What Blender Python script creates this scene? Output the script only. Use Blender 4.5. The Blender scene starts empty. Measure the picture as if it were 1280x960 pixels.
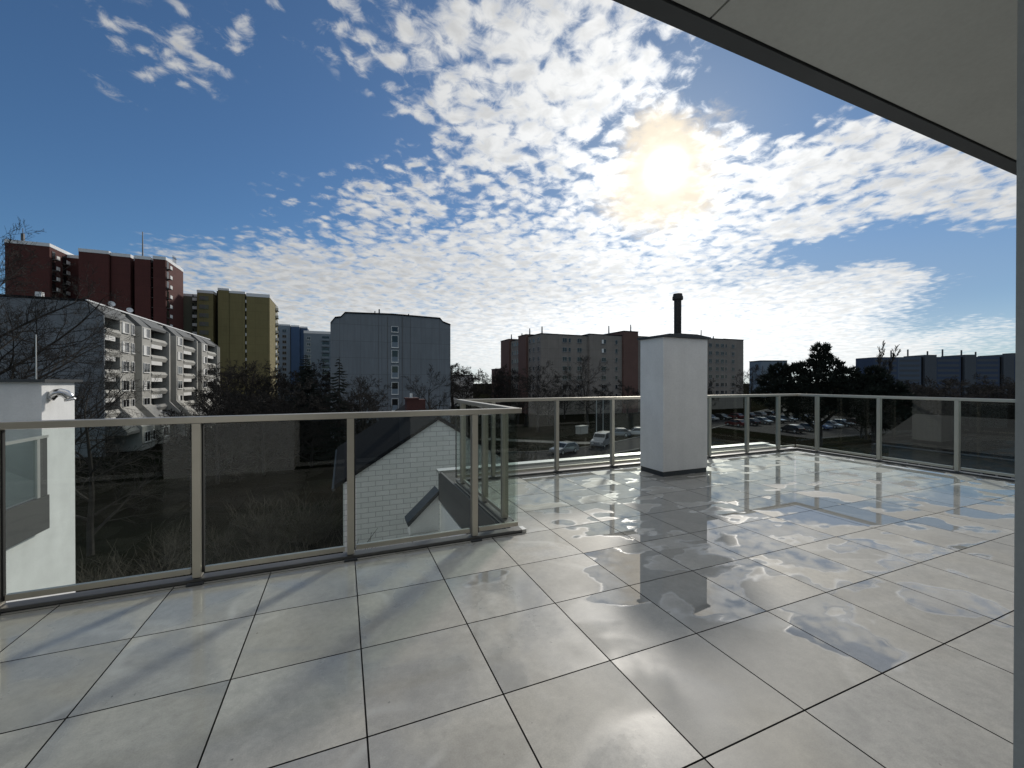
import bpy, math, random
from mathutils import Vector, Matrix
R = math.radians
S = bpy.context.scene
C = S.collection

# ---------------------------------------------------------------- camera
# world axes follow the buildings: +X to the right along the facades, +Y away from our house
cam_d = bpy.data.cameras.new('camera'); cam = bpy.data.objects.new('camera', cam_d); C.objects.link(cam)
cam.location = (0, 0, 1.457)
cam.rotation_euler = (R(90 - 0.269), 0, R(-22.567))
cam_d.sensor_width = 36; cam_d.lens = 36 * 509.72 / 1280
cam_d.clip_start = 0.05; cam_d.clip_end = 6000
S.camera = cam

# ---------------------------------------------------------------- sky, sun, exposure
SUN_AZ, SUN_EL = 43.16, 25.95
S.view_settings.view_transform = 'Standard'; S.view_settings.look = 'None'
S.view_settings.exposure = -0.3; S.view_settings.gamma = 1
sd = bpy.data.lights.new('sun', 'SUN'); sd.energy = 3.1; sd.angle = R(5.0); sd.color = (1, 0.94, 0.85)
sun = bpy.data.objects.new('sun', sd); C.objects.link(sun)
sdir = Vector((math.sin(R(SUN_AZ)) * math.cos(R(SUN_EL)), math.cos(R(SUN_AZ)) * math.cos(R(SUN_EL)), math.sin(R(SUN_EL))))
sun.rotation_euler = sdir.to_track_quat('Z', 'Y').to_euler()
sun.location = (0, 0, 40)

W = bpy.data.worlds.new('World'); S.world = W; W.use_nodes = True
NT = W.node_tree; NT.nodes.clear()


class NB:
    """tiny node helper"""
    def __init__(s, nt): s.nt = nt
    def n(s, t, **k):
        x = s.nt.nodes.new(t)
        for a, b in k.items(): setattr(x, a, b)
        return x
    def put(s, sock, v):
        if isinstance(v, bpy.types.NodeSocket): s.nt.links.new(v, sock)
        elif v is not None: sock.default_value = v
    def m(s, op, a, b=None, c=None, clamp=False):
        x = s.n('ShaderNodeMath', operation=op, use_clamp=clamp)
        for i, v in enumerate((a, b, c)): s.put(x.inputs[i], v) if v is not None else None
        return x.outputs[0]
    def v(s, op, a, b=None):
        x = s.n('ShaderNodeVectorMath', operation=op)
        s.put(x.inputs[0], a)
        if b is not None: s.put(x.inputs[1], b)
        return x.outputs['Value'] if op in ('DOT_PRODUCT', 'LENGTH', 'DISTANCE') else x.outputs[0]
    def noise(s, vec, scale, detail=4, rough=0.55, dist=0.0, out=0):
        x = s.n('ShaderNodeTexNoise')
        if vec is not None: s.put(x.inputs['Vector'], vec)
        x.inputs['Scale'].default_value = scale; x.inputs['Detail'].default_value = detail
        x.inputs['Roughness'].default_value = rough; x.inputs['Distortion'].default_value = dist
        return x.outputs[out]
    def ramp(s, f, a, b, lo=0.0, hi=1.0, smooth=True):
        x = s.n('ShaderNodeMapRange', interpolation_type='SMOOTHSTEP' if smooth else 'LINEAR')
        s.put(x.inputs['Value'], f); x.inputs['From Min'].default_value = a; x.inputs['From Max'].default_value = b
        s.put(x.inputs['To Min'], lo); s.put(x.inputs['To Max'], hi)
        return x.outputs[0]
    def mix(s, f, a, b, blend='MIX'):
        x = s.n('ShaderNodeMix', data_type='RGBA', blend_type=blend)
        s.put(x.inputs[0], f)
        s.put(x.inputs[6], a if isinstance(a, bpy.types.NodeSocket) else (*a, 1)[:4])
        s.put(x.inputs[7], b if isinstance(b, bpy.types.NodeSocket) else (*b, 1)[:4])
        return x.outputs[2]
    def comb(s, x, y, z):
        n = s.n('ShaderNodeCombineXYZ')
        for i, v in enumerate((x, y, z)): s.put(n.inputs[i], v)
        return n.outputs[0]
    def sep(s, v):
        n = s.n('ShaderNodeSeparateXYZ'); s.put(n.inputs[0], v); return n.outputs


def build_sky():
    b = NB(NT)
    sky = b.n('ShaderNodeTexSky', sky_type='NISHITA', sun_disc=False)
    sky.sun_elevation = R(SUN_EL); sky.sun_rotation = R(SUN_AZ)
    sky.altitude = 200; sky.air_density = 1.0; sky.dust_density = 0.15; sky.ozone_density = 2.0
    d = b.v('NORMALIZE', b.n('ShaderNodeTexCoord').outputs['Generated'])
    x, y, z = b.sep(d)
    az = b.m('MULTIPLY', b.m('ARCTAN2', x, y), 57.29578)
    el = b.m('MULTIPLY', b.m('ARCSINE', z), 57.29578)
    ae = b.comb(az, el, 0.0)
    # cloud banks: azimuth, elevation, half axes, tilt, weight
    CL = [(22.6, 37.9, 23.9, 9.4, 0.0, 1.35), (35.8, 38.5, 14.0, 7.1, -10.0, 0.6), (20.3, 29.3, 12.9, 4.2, 13.0, 0.6), (2.2, 24.0, 12.7, 4.2, 5.0, 0.75),
          (22.6, 16.1, 32.7, 10.7, 3.0, 1.0), (5.0, 11.0, 22.0, 7.6, -6.0, 0.9), (13.7, 5.3, 42.6, 7.6, -1.0, 1.1), (40.0, 8.3, 24.7, 8.2, -4.0, 1.0),
          (40.0, 25.3, 16.5, 6.1, 3.0, 0.9), (56.2, 21.2, 12.4, 8.0, 9.0, 1.25), (67.5, 20.0, 9.5, 6.2, 6.0, 1.15), (73.5, 15.7, 5.0, 3.8, -18.0, 0.5),
          (63.3, 10.7, 10.2, 1.8, -2.0, 0.8), (54.7, 7.8, 12.8, 2.8, 0.0, 0.9), (67.6, 3.8, 11.5, 2.2, 0.0, 0.8), (59.3, 2.0, 16.4, 2.3, -2.0, 0.5),
          (-10.0, 13.6, 9.0, 2.6, 3.0, 0.34), (-20.6, 31.7, 7.6, 2.7, -10.0, 0.45), (-15.8, 33.2, 5.3, 2.4, -29.0, 0.40), (-11.0, 33.9, 5.4, 2.3, -23.0, 0.38),
          (-19.1, 26.9, 5.6, 1.9, -9.0, 0.40), (-7.4, 36.2, 4.0, 2.6, -33.0, 0.38), (-4.8, 33.2, 2.8, 1.1, 13.0, 0.35),
          (57.8, 15.0, 10.8, 2.6, -2.0, -0.5), (70.2, 12.5, 7.4, 2.5, -7.0, -0.6), (52.1, 32.7, 10.2, 3.7, -32.0, -0.7), (22.6, 27.5, 12.1, 1.2, 1.0, -0.35),
          (0.2, 30.7, 14.6, 4.4, 7.0, -0.5), (-11.1, 22.8, 18.6, 5.3, 10.0, -0.5),
          # unseen clouds added behind and beside the camera as fill light
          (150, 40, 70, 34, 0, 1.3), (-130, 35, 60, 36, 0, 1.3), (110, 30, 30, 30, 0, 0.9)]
    cov = None
    warp = b.n('ShaderNodeTexNoise'); b.put(warp.inputs['Vector'], d); warp.inputs['Scale'].default_value = 6; warp.inputs['Detail'].default_value = 6
    wv = b.v('MULTIPLY', b.v('SUBTRACT', warp.outputs['Color'], (0.5, 0.5, 0.5)), (16, 7, 0))
    aw = b.v('ADD', ae, wv)
    for (ca, ce, sa, se, rot, wgt) in CL:
        mp = b.n('ShaderNodeMapping', vector_type='TEXTURE')
        b.put(mp.inputs['Vector'], aw)
        mp.inputs['Location'].default_value = (ca, ce, 0); mp.inputs['Rotation'].default_value = (0, 0, R(rot)); mp.inputs['Scale'].default_value = (sa * 1.25, se * 1.25, 1)
        g = b.n('ShaderNodeTexGradient', gradient_type='SPHERICAL'); b.put(g.inputs['Vector'], mp.outputs[0])
        cov = b.m('MULTIPLY', g.outputs['Fac'], wgt) if cov is None else b.m('MULTIPLY_ADD', g.outputs['Fac'], wgt, cov)
    cov = b.m('ADD', cov, b.ramp(el, 46.0, 60.0, 0.0, 0.8))  # extra cloud above the view, added to lift the fill light
    cov = b.m('MINIMUM', b.m('MAXIMUM', cov, 0.0), 0.82)
    # cells of altocumulus on a flat layer seen in perspective
    inv = b.m('DIVIDE', 1.0, b.m('ADD', b.m('MAXIMUM', z, 0.0), 0.10))
    P = b.comb(b.m('MULTIPLY', x, inv), b.m('MULTIPLY', y, inv), 0.0)
    n1 = b.noise(P, 2.2, 5, 0.6, 0.5)
    n2 = b.noise(P, 17.0, 8, 0.64, 0.5)
    vo = b.n('ShaderNodeTexVoronoi', feature='SMOOTH_F1'); b.put(vo.inputs['Vector'], b.v('ADD', P, b.v('MULTIPLY', b.n('ShaderNodeTexNoise').outputs['Color'], (0, 0, 0))))
    vo.inputs['Scale'].default_value = 17.0; vo.inputs['Smoothness'].default_value = 0.6
    pw = b.n('ShaderNodeTexNoise'); b.put(pw.inputs['Vector'], P); pw.inputs['Scale'].default_value = 7; pw.inputs['Detail'].default_value = 5
    b.put(vo.inputs['Vector'], b.v('ADD', P, b.v('MULTIPLY', pw.outputs['Color'], (0.12, 0.12, 0))))
    cell = b.m('SUBTRACT', 0.62, vo.outputs['Distance'])
    amp = b.ramp(el, 4.0, 28.0, 0.6, 1.35)
    tex = b.m('ADD', b.m('MULTIPLY', n1, 0.45), b.m('ADD', b.m('MULTIPLY', n2, 0.85), b.m('MULTIPLY', cell, 0.52)))
    # tex is about 0.85 +- 0.25
    dens0 = b.m('ADD', b.m('MULTIPLY', cov, 1.0), b.m('SUBTRACT', b.m('MULTIPLY', b.m('MULTIPLY', b.m('SUBTRACT', tex, 0.76), amp), 1.55), 0.38))
    dens = b.ramp(dens0, -0.22, 0.50)
    dens = b.m('MULTIPLY', dens, b.ramp(cov, 0.0, 0.22))
    # light in the clouds: bright forward scattering towards the sun, thick cores a little grey
    cs = b.v('DOT_PRODUCT', d, tuple(sdir))
    ang = b.m('MULTIPLY', b.m('ARCCOSINE', b.m('MINIMUM', cs, 0.99999)), 57.29578)
    g1 = b.m('MULTIPLY', b.m('POWER', 2.718, b.m('MULTIPLY', ang, -1 / 8.0)), 9.0)
    g2 = b.m('MULTIPLY', b.m('POWER', 2.718, b.m('MULTIPLY', ang, -1 / 32.0)), 9.0)
    fwd = b.m('ADD', g1, g2)
    thick = b.ramp(dens0, 0.1, 0.5)
    shade = b.ramp(b.noise(P, 9.0, 6, 0.58, 0.4), 0.38, 0.68)
    grey = b.m('SUBTRACT', 1.0, b.m('MULTIPLY', b.m('MULTIPLY', thick, shade), 0.24))
    lowsun = b.m('ADD', 1.0, b.m('MULTIPLY', b.m('MULTIPLY', b.ramp(el, 14.0, 3.0), b.m('POWER', 2.718, b.m('MULTIPLY', ang, -1 / 20.0))), 2.2))
    lum = b.m('MULTIPLY', b.m('MULTIPLY', b.m('ADD', 5.7, fwd), grey), lowsun)
    back = b.ramp(cs, -0.1, -0.7, 0.0, 4.0)          # unseen clouds opposite the sun, brightened to add fill light
    lum = b.m('ADD', b.m('ADD', lum, back), b.ramp(el, 47.0, 62.0, 0.0, 4.5))   # unseen overhead cloud, brightness added for fill
    cc = b.v('SCALE', (0.985, 0.99, 0.98)); cc.node.inputs['Scale'].default_value = 1; b.put(cc.node.inputs['Scale'], lum)
    skyc = b.mix(1.0, sky.outputs[0], (0.56, 0.80, 1.0), 'MULTIPLY')
    thin = b.m('MULTIPLY', b.m('POWER', 2.718, b.m('MULTIPLY', ang, -1 / 17.0)), 0.62)
    skyc = b.mix(thin, skyc, (3.3, 4.1, 5.3))
    lowveil = b.m('MULTIPLY', b.ramp(el, 20.0, 8.0, 0.0, 0.55), b.ramp(ang, 60.0, 20.0))
    skyc = b.mix(lowveil, skyc, (3.7, 4.6, 6.0))
    col = b.mix(b.m('MULTIPLY', dens, 0.94), skyc, cc)
    hz = b.m('MULTIPLY', b.ramp(el, 9.0, 0.5), b.m('POWER', 2.718, b.m('MULTIPLY', ang, -1 / 40.0)))
    col = b.mix(b.m('MULTIPLY', hz, 0.8), col, (9.6, 10.0, 10.2))
    # the sun behind thin cloud: core and warm aureole
    core = b.m('MULTIPLY', b.m('POWER', 2.718, b.m('MULTIPLY', b.m('POWER', b.m('DIVIDE', ang, 1.45), 2.0), -1.0)), 45.0)
    irr = b.m('ADD', ang, b.m('MULTIPLY', b.m('ADD', b.m('MULTIPLY', b.m('SUBTRACT', n1, 0.5), 1.3), b.m('MULTIPLY', b.m('SUBTRACT', n2, 0.5), 0.7)), 9.0))
    halo = b.ramp(irr, 8.0, 3.2, 0.0, 0.9)
    veil = b.m('MULTIPLY', b.m('POWER', 2.718, b.m('MULTIPLY', ang, -1 / 7.0)), 1.6)
    col = b.mix(halo, col, (12.6, 11.0, 8.6))
    h2 = b.v('SCALE', (1.0, 0.97, 0.9)); b.put(h2.node.inputs['Scale'], b.m('ADD', core, veil))
    col = b.v('ADD', col, h2)
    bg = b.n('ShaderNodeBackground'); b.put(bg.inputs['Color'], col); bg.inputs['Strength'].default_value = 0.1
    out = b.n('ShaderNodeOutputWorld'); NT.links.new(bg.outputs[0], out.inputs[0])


build_sky()

# ---------------------------------------------------------------- helpers
GZ = -8.2          # street level; the terrace floor is z = 0


class MB:
    def __init__(s): s.v = []; s.f = []; s.mi = []
    def face(s, pts, m=0):
        i = len(s.v); s.v += [tuple(p) for p in pts]; s.f.append(tuple(range(i, i + len(pts)))); s.mi.append(m); return s
    def box(s, x0, x1, y0, y1, z0, z1, m=0):
        i = len(s.v)
        s.v += [(x0, y0, z0), (x1, y0, z0), (x1, y1, z0), (x0, y1, z0), (x0, y0, z1), (x1, y0, z1), (x1, y1, z1), (x0, y1, z1)]
        for q in ((0, 3, 2, 1), (4, 5, 6, 7), (0, 1, 5, 4), (1, 2, 6, 5), (2, 3, 7, 6), (3, 0, 4, 7)):
            s.f.append(tuple(i + k for k in q)); s.mi.append(m)
        return s
    def prism(s, poly, axis, a, b, m=0):
        """poly in the two other axes (x,z) / (y,z) / (x,y), extruded along axis from a to b"""
        def P(p, t):
            return {'y': (p[0], t, p[1]), 'x': (t, p[0], p[1]), 'z': (p[0], p[1], t)}[axis]
        n = len(poly); i = len(s.v)
        s.v += [P(p, a) for p in poly] + [P(p, b) for p in poly]
        s.f.append(tuple(range(i, i + n))[::-1]); s.mi.append(m)
        s.f.append(tuple(range(i + n, i + 2 * n))); s.mi.append(m)
        for k in range(n):
            k2 = (k + 1) % n
            s.f.append((i + k, i + k2, i + n + k2, i + n + k)); s.mi.append(m)
        return s
    def tube(s, pts, rads, n=8, m=0, caps=True):
        pts = [Vector(p) for p in pts]; rings = []
        up = None
        for k, p in enumerate(pts):
            t = (pts[min(k + 1, len(pts) - 1)] - pts[max(k - 1, 0)]).normalized()
            if up is None:
                up = Vector((0, 0, 1)) if abs(t.z) < 0.9 else Vector((1, 0, 0))
            a = t.cross(up).normalized(); b2 = t.cross(a).normalized(); up = -b2 if False else up
            i = len(s.v); r = rads[k] if hasattr(rads, '__len__') else rads
            for q in range(n):
                w = 2 * math.pi * q / n
                s.v.append(tuple(p + a * (r * math.cos(w)) + b2 * (r * math.sin(w))))
            rings.append(i)
        for k in range(len(rings) - 1):
            for q in range(n):
                q2 = (q + 1) % n
                s.f.append((rings[k] + q, rings[k] + q2, rings[k + 1] + q2, rings[k + 1] + q)); s.mi.append(m)
        if caps:
            s.f.append(tuple(rings[0] + q for q in range(n))); s.mi.append(m)
            s.f.append(tuple(rings[-1] + q for q in range(n))[::-1]); s.mi.append(m)
        return s
    def mesh(s, name, mats, smooth=False):
        me = bpy.data.meshes.new(name)
        me.from_pydata(s.v, [], s.f)
        for m in (mats if isinstance(mats, (list, tuple)) else [mats]): me.materials.append(m)
        me.polygons.foreach_set('material_index', s.mi)
        if smooth: me.polygons.foreach_set('use_smooth', [True] * len(s.f))
        me.update()
        return me
    def build(s, name, mats, parent=None, smooth=False, world=True, bevel=0, fix=True):
        if parent is not None and world:
            o0 = Vector(parent.matrix_basis.translation)
            q = parent.parent
            while q is not None: o0 += Vector(q.matrix_basis.translation); q = q.parent
            s.v = [(x - o0.x, y - o0.y, z - o0.z) for x, y, z in s.v]
        me = s.mesh(name, mats, smooth)
        if fix:
            import bmesh
            bm = bmesh.new(); bm.from_mesh(me); bmesh.ops.recalc_face_normals(bm, faces=bm.faces); bm.to_mesh(me); bm.free()
        o = bpy.data.objects.new(name, me); C.objects.link(o)
        if parent is not None: o.parent = parent
        if bevel:
            md = o.modifiers.new('bevel', 'BEVEL'); md.width = bevel; md.segments = 2; md.limit_method = 'ANGLE'
        return o


def tag(o, label=None, cat=None, group=None, kind=None):
    if label: o['label'] = label
    if cat: o['category'] = cat
    if group: o['group'] = group
    if kind: o['kind'] = kind
    return o


def thing(name, label, cat, loc=(0, 0, 0), rz=0.0, group=None):
    o = bpy.data.objects.new(name, None); C.objects.link(o)
    o.location = loc; o.rotation_euler = (0, 0, rz); o.empty_display_size = 0.3
    return tag(o, label, cat, group)


def copy_tree(o, parent=None):
    c = o.copy(); C.objects.link(c)
    if parent is not None: c.parent = parent
    for ch in list(o.children): copy_tree(ch, c)
    return c


# ---------------------------------------------------------------- materials
def new_mat(name):
    m = bpy.data.materials.new(name); m.use_nodes = True
    nt = m.node_tree; nt.nodes.clear()
    b = NB(nt)
    out = b.n('ShaderNodeOutputMaterial')
    return m, b, out


def mat(name, col, rough=0.7, metal=0.0, var=0.12, vscale=3.0, bump=0.0, bscale=60.0, bdist=0.003, streak=0.0, spec=0.5, coat=0.0, grain=0.0, panel=None):
    m, b, out = new_mat(name)
    p = b.n('ShaderNodeBsdfPrincipled')
    co = b.n('ShaderNodeTexCoord').outputs['Object']
    n = b.noise(co, vscale, 6, 0.6)
    f = b.ramp(n, 0.25, 0.75, 1 - var, 1 + var, smooth=False)
    if streak:
        x, y, z = b.sep(co)
        st = b.noise(b.comb(b.m('MULTIPLY', x, 3.0), b.m('MULTIPLY', y, 3.0), b.m('MULTIPLY', z, 0.18)), 1.0, 5, 0.6)
        f = b.m('MULTIPLY', f, b.ramp(st, 0.3, 0.7, 1 - streak, 1 + streak * 0.5, smooth=False))
    if grain:
        f = b.m('MULTIPLY', f, b.ramp(b.noise(co, 45, 5, 0.7), 0.3, 0.7, 1 - grain, 1 + grain, smooth=False))
    if panel:
        x, y, z = b.sep(co)
        br = b.n('ShaderNodeTexBrick', offset=0.0); b.put(br.inputs['Vector'], b.comb(b.m('ADD', x, y), z, 0.0))
        br.inputs['Scale'].default_value = 1; br.inputs['Brick Width'].default_value = panel[0]; br.inputs['Row Height'].default_value = panel[1]
        br.inputs['Mortar Size'].default_value = 0.05; br.inputs['Mortar Smooth'].default_value = 0.4
        br.inputs['Color1'].default_value = (1, 1, 1, 1); br.inputs['Color2'].default_value = (0.93, 0.93, 0.93, 1); br.inputs['Mortar'].default_value = (0.72, 0.72, 0.72, 1)
        f = b.m('MULTIPLY', f, b.sep(br.outputs['Color'])[0])
    sc = b.v('SCALE', tuple(col)); b.put(sc.node.inputs['Scale'], f)
    b.put(p.inputs['Base Color'], sc)
    p.inputs['Roughness'].default_value = rough; p.inputs['Metallic'].default_value = metal
    p.inputs['Specular IOR Level'].default_value = spec; p.inputs['Coat Weight'].default_value = coat
    if bump:
        bp = b.n('ShaderNodeBump'); bp.inputs['Strength'].default_value = bump; bp.inputs['Distance'].default_value = bdist
        b.put(bp.inputs['Height'], b.noise(co, bscale, 4, 0.6)); b.put(p.inputs['Normal'], bp.outputs[0])
    b.nt.links.new(p.outputs[0], out.inputs[0])
    return m


def glass_mat(name, tint):
    m, b, out = new_mat(name)
    g = b.n('ShaderNodeNewGeometry')
    ior = b.ramp(g.outputs['Backfacing'], 0, 1, 1.4, 1 / 1.4, smooth=False)
    fr = b.n('ShaderNodeFresnel'); b.put(fr.inputs['IOR'], ior)
    t = b.n('ShaderNodeBsdfTransparent'); t.inputs['Color'].default_value = (*tint, 1)
    gl = b.n('ShaderNodeBsdfGlossy'); gl.inputs['Roughness'].default_value = 0.0
    mx = b.n('ShaderNodeMixShader'); b.put(mx.inputs[0], fr.outputs[0])
    b.nt.links.new(t.outputs[0], mx.inputs[1]); b.nt.links.new(gl.outputs[0], mx.inputs[2])
    b.nt.links.new(mx.outputs[0], out.inputs[0])
    return m


M = {}
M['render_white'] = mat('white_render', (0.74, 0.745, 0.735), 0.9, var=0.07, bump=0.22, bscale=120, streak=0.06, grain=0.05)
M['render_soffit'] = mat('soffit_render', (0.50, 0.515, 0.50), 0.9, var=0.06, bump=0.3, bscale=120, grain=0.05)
M['metal_dark'] = mat('dark_sheet_metal', (0.055, 0.06, 0.065), 0.45, 0.3, var=0.15)
M['fascia'] = mat('grey_fascia_panel', (0.085, 0.085, 0.085), 0.55, 0.0, var=0.08)
M['alu'] = mat('bronze_anodised_aluminium', (0.54, 0.51, 0.44), 0.38, 0.75, var=0.05, vscale=8)
M['channel'] = mat('grey_base_channel', (0.13, 0.13, 0.125), 0.5, 0.5, var=0.1)
M['alu_light'] = mat('light_sheet_metal', (0.62, 0.62, 0.60), 0.4, 0.6, var=0.06)
M['steel'] = mat('stainless_steel', (0.6, 0.6, 0.6), 0.25, 1.0, var=0.04)
M['rubber_joint_shade'] = mat('black_gasket_joint_shade', (0.02, 0.02, 0.02), 0.7)  # railing gaskets, and painted joint shade on the tile sides
M['glass'] = glass_mat('railing_glass', (0.885, 0.92, 0.905))
M['win'] = mat('window_glass', (0.018, 0.02, 0.022), 0.06, var=0.3, vscale=0.7)
M['frame'] = mat('window_frame_white', (0.72, 0.72, 0.70), 0.6)
M['frame_far'] = mat('window_frame_grey', (0.26, 0.26, 0.26), 0.7)
M['curtain'] = mat('white_curtain', (0.75, 0.75, 0.73), 0.9)
M['membrane'] = mat('roof_membrane', (0.05, 0.05, 0.05), 0.8, var=0.4, vscale=6, bump=0.5, bscale=40, bdist=0.02)
M['soot_pipe'] = mat('dark_flue_pipe', (0.03, 0.028, 0.026), 0.55, 0.4, var=0.3)
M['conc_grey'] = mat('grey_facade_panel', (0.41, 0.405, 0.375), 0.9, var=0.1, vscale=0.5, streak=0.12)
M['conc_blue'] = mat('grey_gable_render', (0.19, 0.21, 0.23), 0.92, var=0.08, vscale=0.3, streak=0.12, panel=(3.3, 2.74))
M['eave_grey'] = mat('grey_eave_sheet', (0.12, 0.125, 0.125), 0.8, var=0.15)
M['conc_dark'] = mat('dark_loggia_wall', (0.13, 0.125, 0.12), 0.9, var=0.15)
M['white_panel'] = mat('white_balcony_panel', (0.72, 0.72, 0.70), 0.8, var=0.05)
M['brick_red'] = mat('red_facade', (0.085, 0.024, 0.02), 0.9, var=0.1, vscale=0.4, streak=0.08, panel=(4.2, 2.85))
M['olive'] = mat('olive_facade', (0.195, 0.165, 0.072), 0.9, var=0.08, vscale=0.4, streak=0.08, panel=(3.6, 2.8))
M['olive_grey'] = mat('grey_green_panel', (0.13, 0.135, 0.10), 0.9, var=0.1)
M['blue'] = mat('blue_facade', (0.045, 0.085, 0.16), 0.9, var=0.08, vscale=0.4)
M['pale_blue'] = mat('pale_blue_facade', (0.17, 0.21, 0.25), 0.9, var=0.08, vscale=0.4)
M['beige'] = mat('beige_facade', (0.23, 0.205, 0.182), 0.9, var=0.1, vscale=0.4, streak=0.1, panel=(3.6, 2.78))
M['redbrown'] = mat('red_brown_stair_tower', (0.125, 0.07, 0.058), 0.9, var=0.1, vscale=0.4)
M['navy'] = mat('dark_blue_facade', (0.04, 0.06, 0.105), 0.9, var=0.1, vscale=0.2)
M['pale_navy'] = mat('mid_blue_facade', (0.07, 0.095, 0.135), 0.9, var=0.1)
M['slate'] = mat('slate_stair_panel', (0.07, 0.08, 0.095), 0.9, var=0.1)
M['band'] = mat('white_parapet_band', (0.70, 0.71, 0.72), 0.7, var=0.05)
M['roof_dark'] = mat('dark_roof_sheet', (0.013, 0.0135, 0.016), 0.9, spec=0.08, var=0.25)
M['brick'] = mat('chimney_brick', (0.07, 0.026, 0.022), 0.9, var=0.25, vscale=8)
M['bark'] = mat('bark', (0.035, 0.03, 0.025), 0.95, var=0.3, vscale=5)
M['twig'] = mat('twig_bark', (0.026, 0.022, 0.018), 0.95, var=0.3, vscale=3)
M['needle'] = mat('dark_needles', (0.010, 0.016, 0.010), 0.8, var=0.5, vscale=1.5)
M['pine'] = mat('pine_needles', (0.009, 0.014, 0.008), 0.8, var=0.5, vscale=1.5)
M['scrub'] = mat('scrub_twigs', (0.06, 0.052, 0.038), 0.95, var=0.4, vscale=2)
M['asphalt'] = mat('asphalt', (0.025, 0.025, 0.027), 1.0, spec=0.05, var=0.2, vscale=0.6)
M['path'] = mat('pale_paving', (0.05, 0.05, 0.048), 0.9, var=0.15, vscale=0.8)
M['kerb'] = mat('kerb_stone', (0.13, 0.13, 0.125), 0.9)
M['tyre'] = mat('tyre_rubber', (0.015, 0.015, 0.015), 0.8)
M['lamp'] = mat('lamp_lens', (0.6, 0.6, 0.58), 0.15)
M['tail'] = mat('tail_lens', (0.25, 0.01, 0.01), 0.2)
CARC = {'silver': (0.24, 0.245, 0.26), 'white': (0.5, 0.5, 0.5), 'black': (0.015, 0.015, 0.017), 'blue': (0.04, 0.08, 0.2), 'red': (0.09, 0.012, 0.012), 'grey': (0.12, 0.125, 0.13)}
for k_, c_ in CARC.items(): M['car_' + k_] = mat('car_paint_' + k_, c_, 0.3, 0.3 if k_ in ('silver', 'grey') else 0, var=0.02, coat=0.8)


def ground_mat():
    m, b, out = new_mat('winter_grass')
    p = b.n('ShaderNodeBsdfPrincipled')
    co = b.n('ShaderNodeTexCoord').outputs['Object']
    n = b.noise(co, 0.09, 8, 0.65); n2 = b.noise(co, 1.6, 6, 0.7)
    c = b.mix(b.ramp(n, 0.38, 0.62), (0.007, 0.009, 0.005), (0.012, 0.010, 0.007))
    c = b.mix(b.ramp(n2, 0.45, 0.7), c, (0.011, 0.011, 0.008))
    b.put(p.inputs['Base Color'], c); p.inputs['Roughness'].default_value = 0.95; p.inputs['Specular IOR Level'].default_value = 0.0
    bp = b.n('ShaderNodeBump'); bp.inputs['Strength'].default_value = 0.8; bp.inputs['Distance'].default_value = 0.2
    b.put(bp.inputs['Height'], b.noise(co, 3.0, 8, 0.7)); b.put(p.inputs['Normal'], bp.outputs[0])
    b.nt.links.new(p.outputs[0], out.inputs[0]); return m


def block_mat():
    """white gable with the joints of large blocks showing"""
    m, b, out = new_mat('white_block_gable')
    p = b.n('ShaderNodeBsdfPrincipled')
    co = b.n('ShaderNodeTexCoord').outputs['Object']
    x, y, z = b.sep(co)
    br = b.n('ShaderNodeTexBrick'); b.put(br.inputs['Vector'], b.comb(b.m('ADD', x, b.m('MULTIPLY', y, 0.6)), z, 0.0))
    br.inputs['Scale'].default_value = 1; br.inputs['Brick Width'].default_value = 0.62; br.inputs['Row Height'].default_value = 0.235
    br.inputs['Mortar Size'].default_value = 0.017; br.inputs['Mortar Smooth'].default_value = 0.3
    br.inputs['Color1'].default_value = (0.72, 0.72, 0.70, 1); br.inputs['Color2'].default_value = (0.66, 0.67, 0.65, 1); br.inputs['Mortar'].default_value = (0.40, 0.40, 0.40, 1)
    c = b.mix(b.ramp(b.noise(co, 1.2, 6), 0.3, 0.7, 0.0, 0.25), br.outputs['Color'], (0.5, 0.5, 0.48))
    b.put(p.inputs['Base Color'], c); p.inputs['Roughness'].default_value = 0.9
    bp = b.n('ShaderNodeBump'); bp.inputs['Strength'].default_value = 0.4; bp.inputs['Distance'].default_value = 0.02; bp.invert = True
    b.put(bp.inputs['Height'], br.outputs['Fac']); b.put(p.inputs['Normal'], bp.outputs[0])
    b.nt.links.new(p.outputs[0], out.inputs[0]); return m


def tile_roof_mat():
    m, b, out = new_mat('dark_roof_tiles')
    p = b.n('ShaderNodeBsdfPrincipled')
    co = b.n('ShaderNodeTexCoord').outputs['Object']
    x, y, z = b.sep(co)
    br = b.n('ShaderNodeTexBrick'); b.put(br.inputs['Vector'], b.comb(y, x, 0.0))
    br.inputs['Scale'].default_value = 1; br.inputs['Brick Width'].default_value = 0.26; br.inputs['Row Height'].default_value = 0.3
    br.inputs['Mortar Size'].default_value = 0.02
    br.inputs['Color1'].default_value = (0.011, 0.0105, 0.012, 1); br.inputs['Color2'].default_value = (0.007, 0.007, 0.008, 1); br.inputs['Mortar'].default_value = (0.012, 0.012, 0.012, 1)
    b.put(p.inputs['Base Color'], br.outputs['Color']); p.inputs['Roughness'].default_value = 0.9; p.inputs['Specular IOR Level'].default_value = 0.08
    bp = b.n('ShaderNodeBump'); bp.inputs['Strength'].default_value = 0.8; bp.inputs['Distance'].default_value = 0.04; bp.invert = True
    b.put(bp.inputs['Height'], br.outputs['Fac']); b.put(p.inputs['Normal'], bp.outputs[0])
    b.nt.links.new(p.outputs[0], out.inputs[0]); return m


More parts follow.
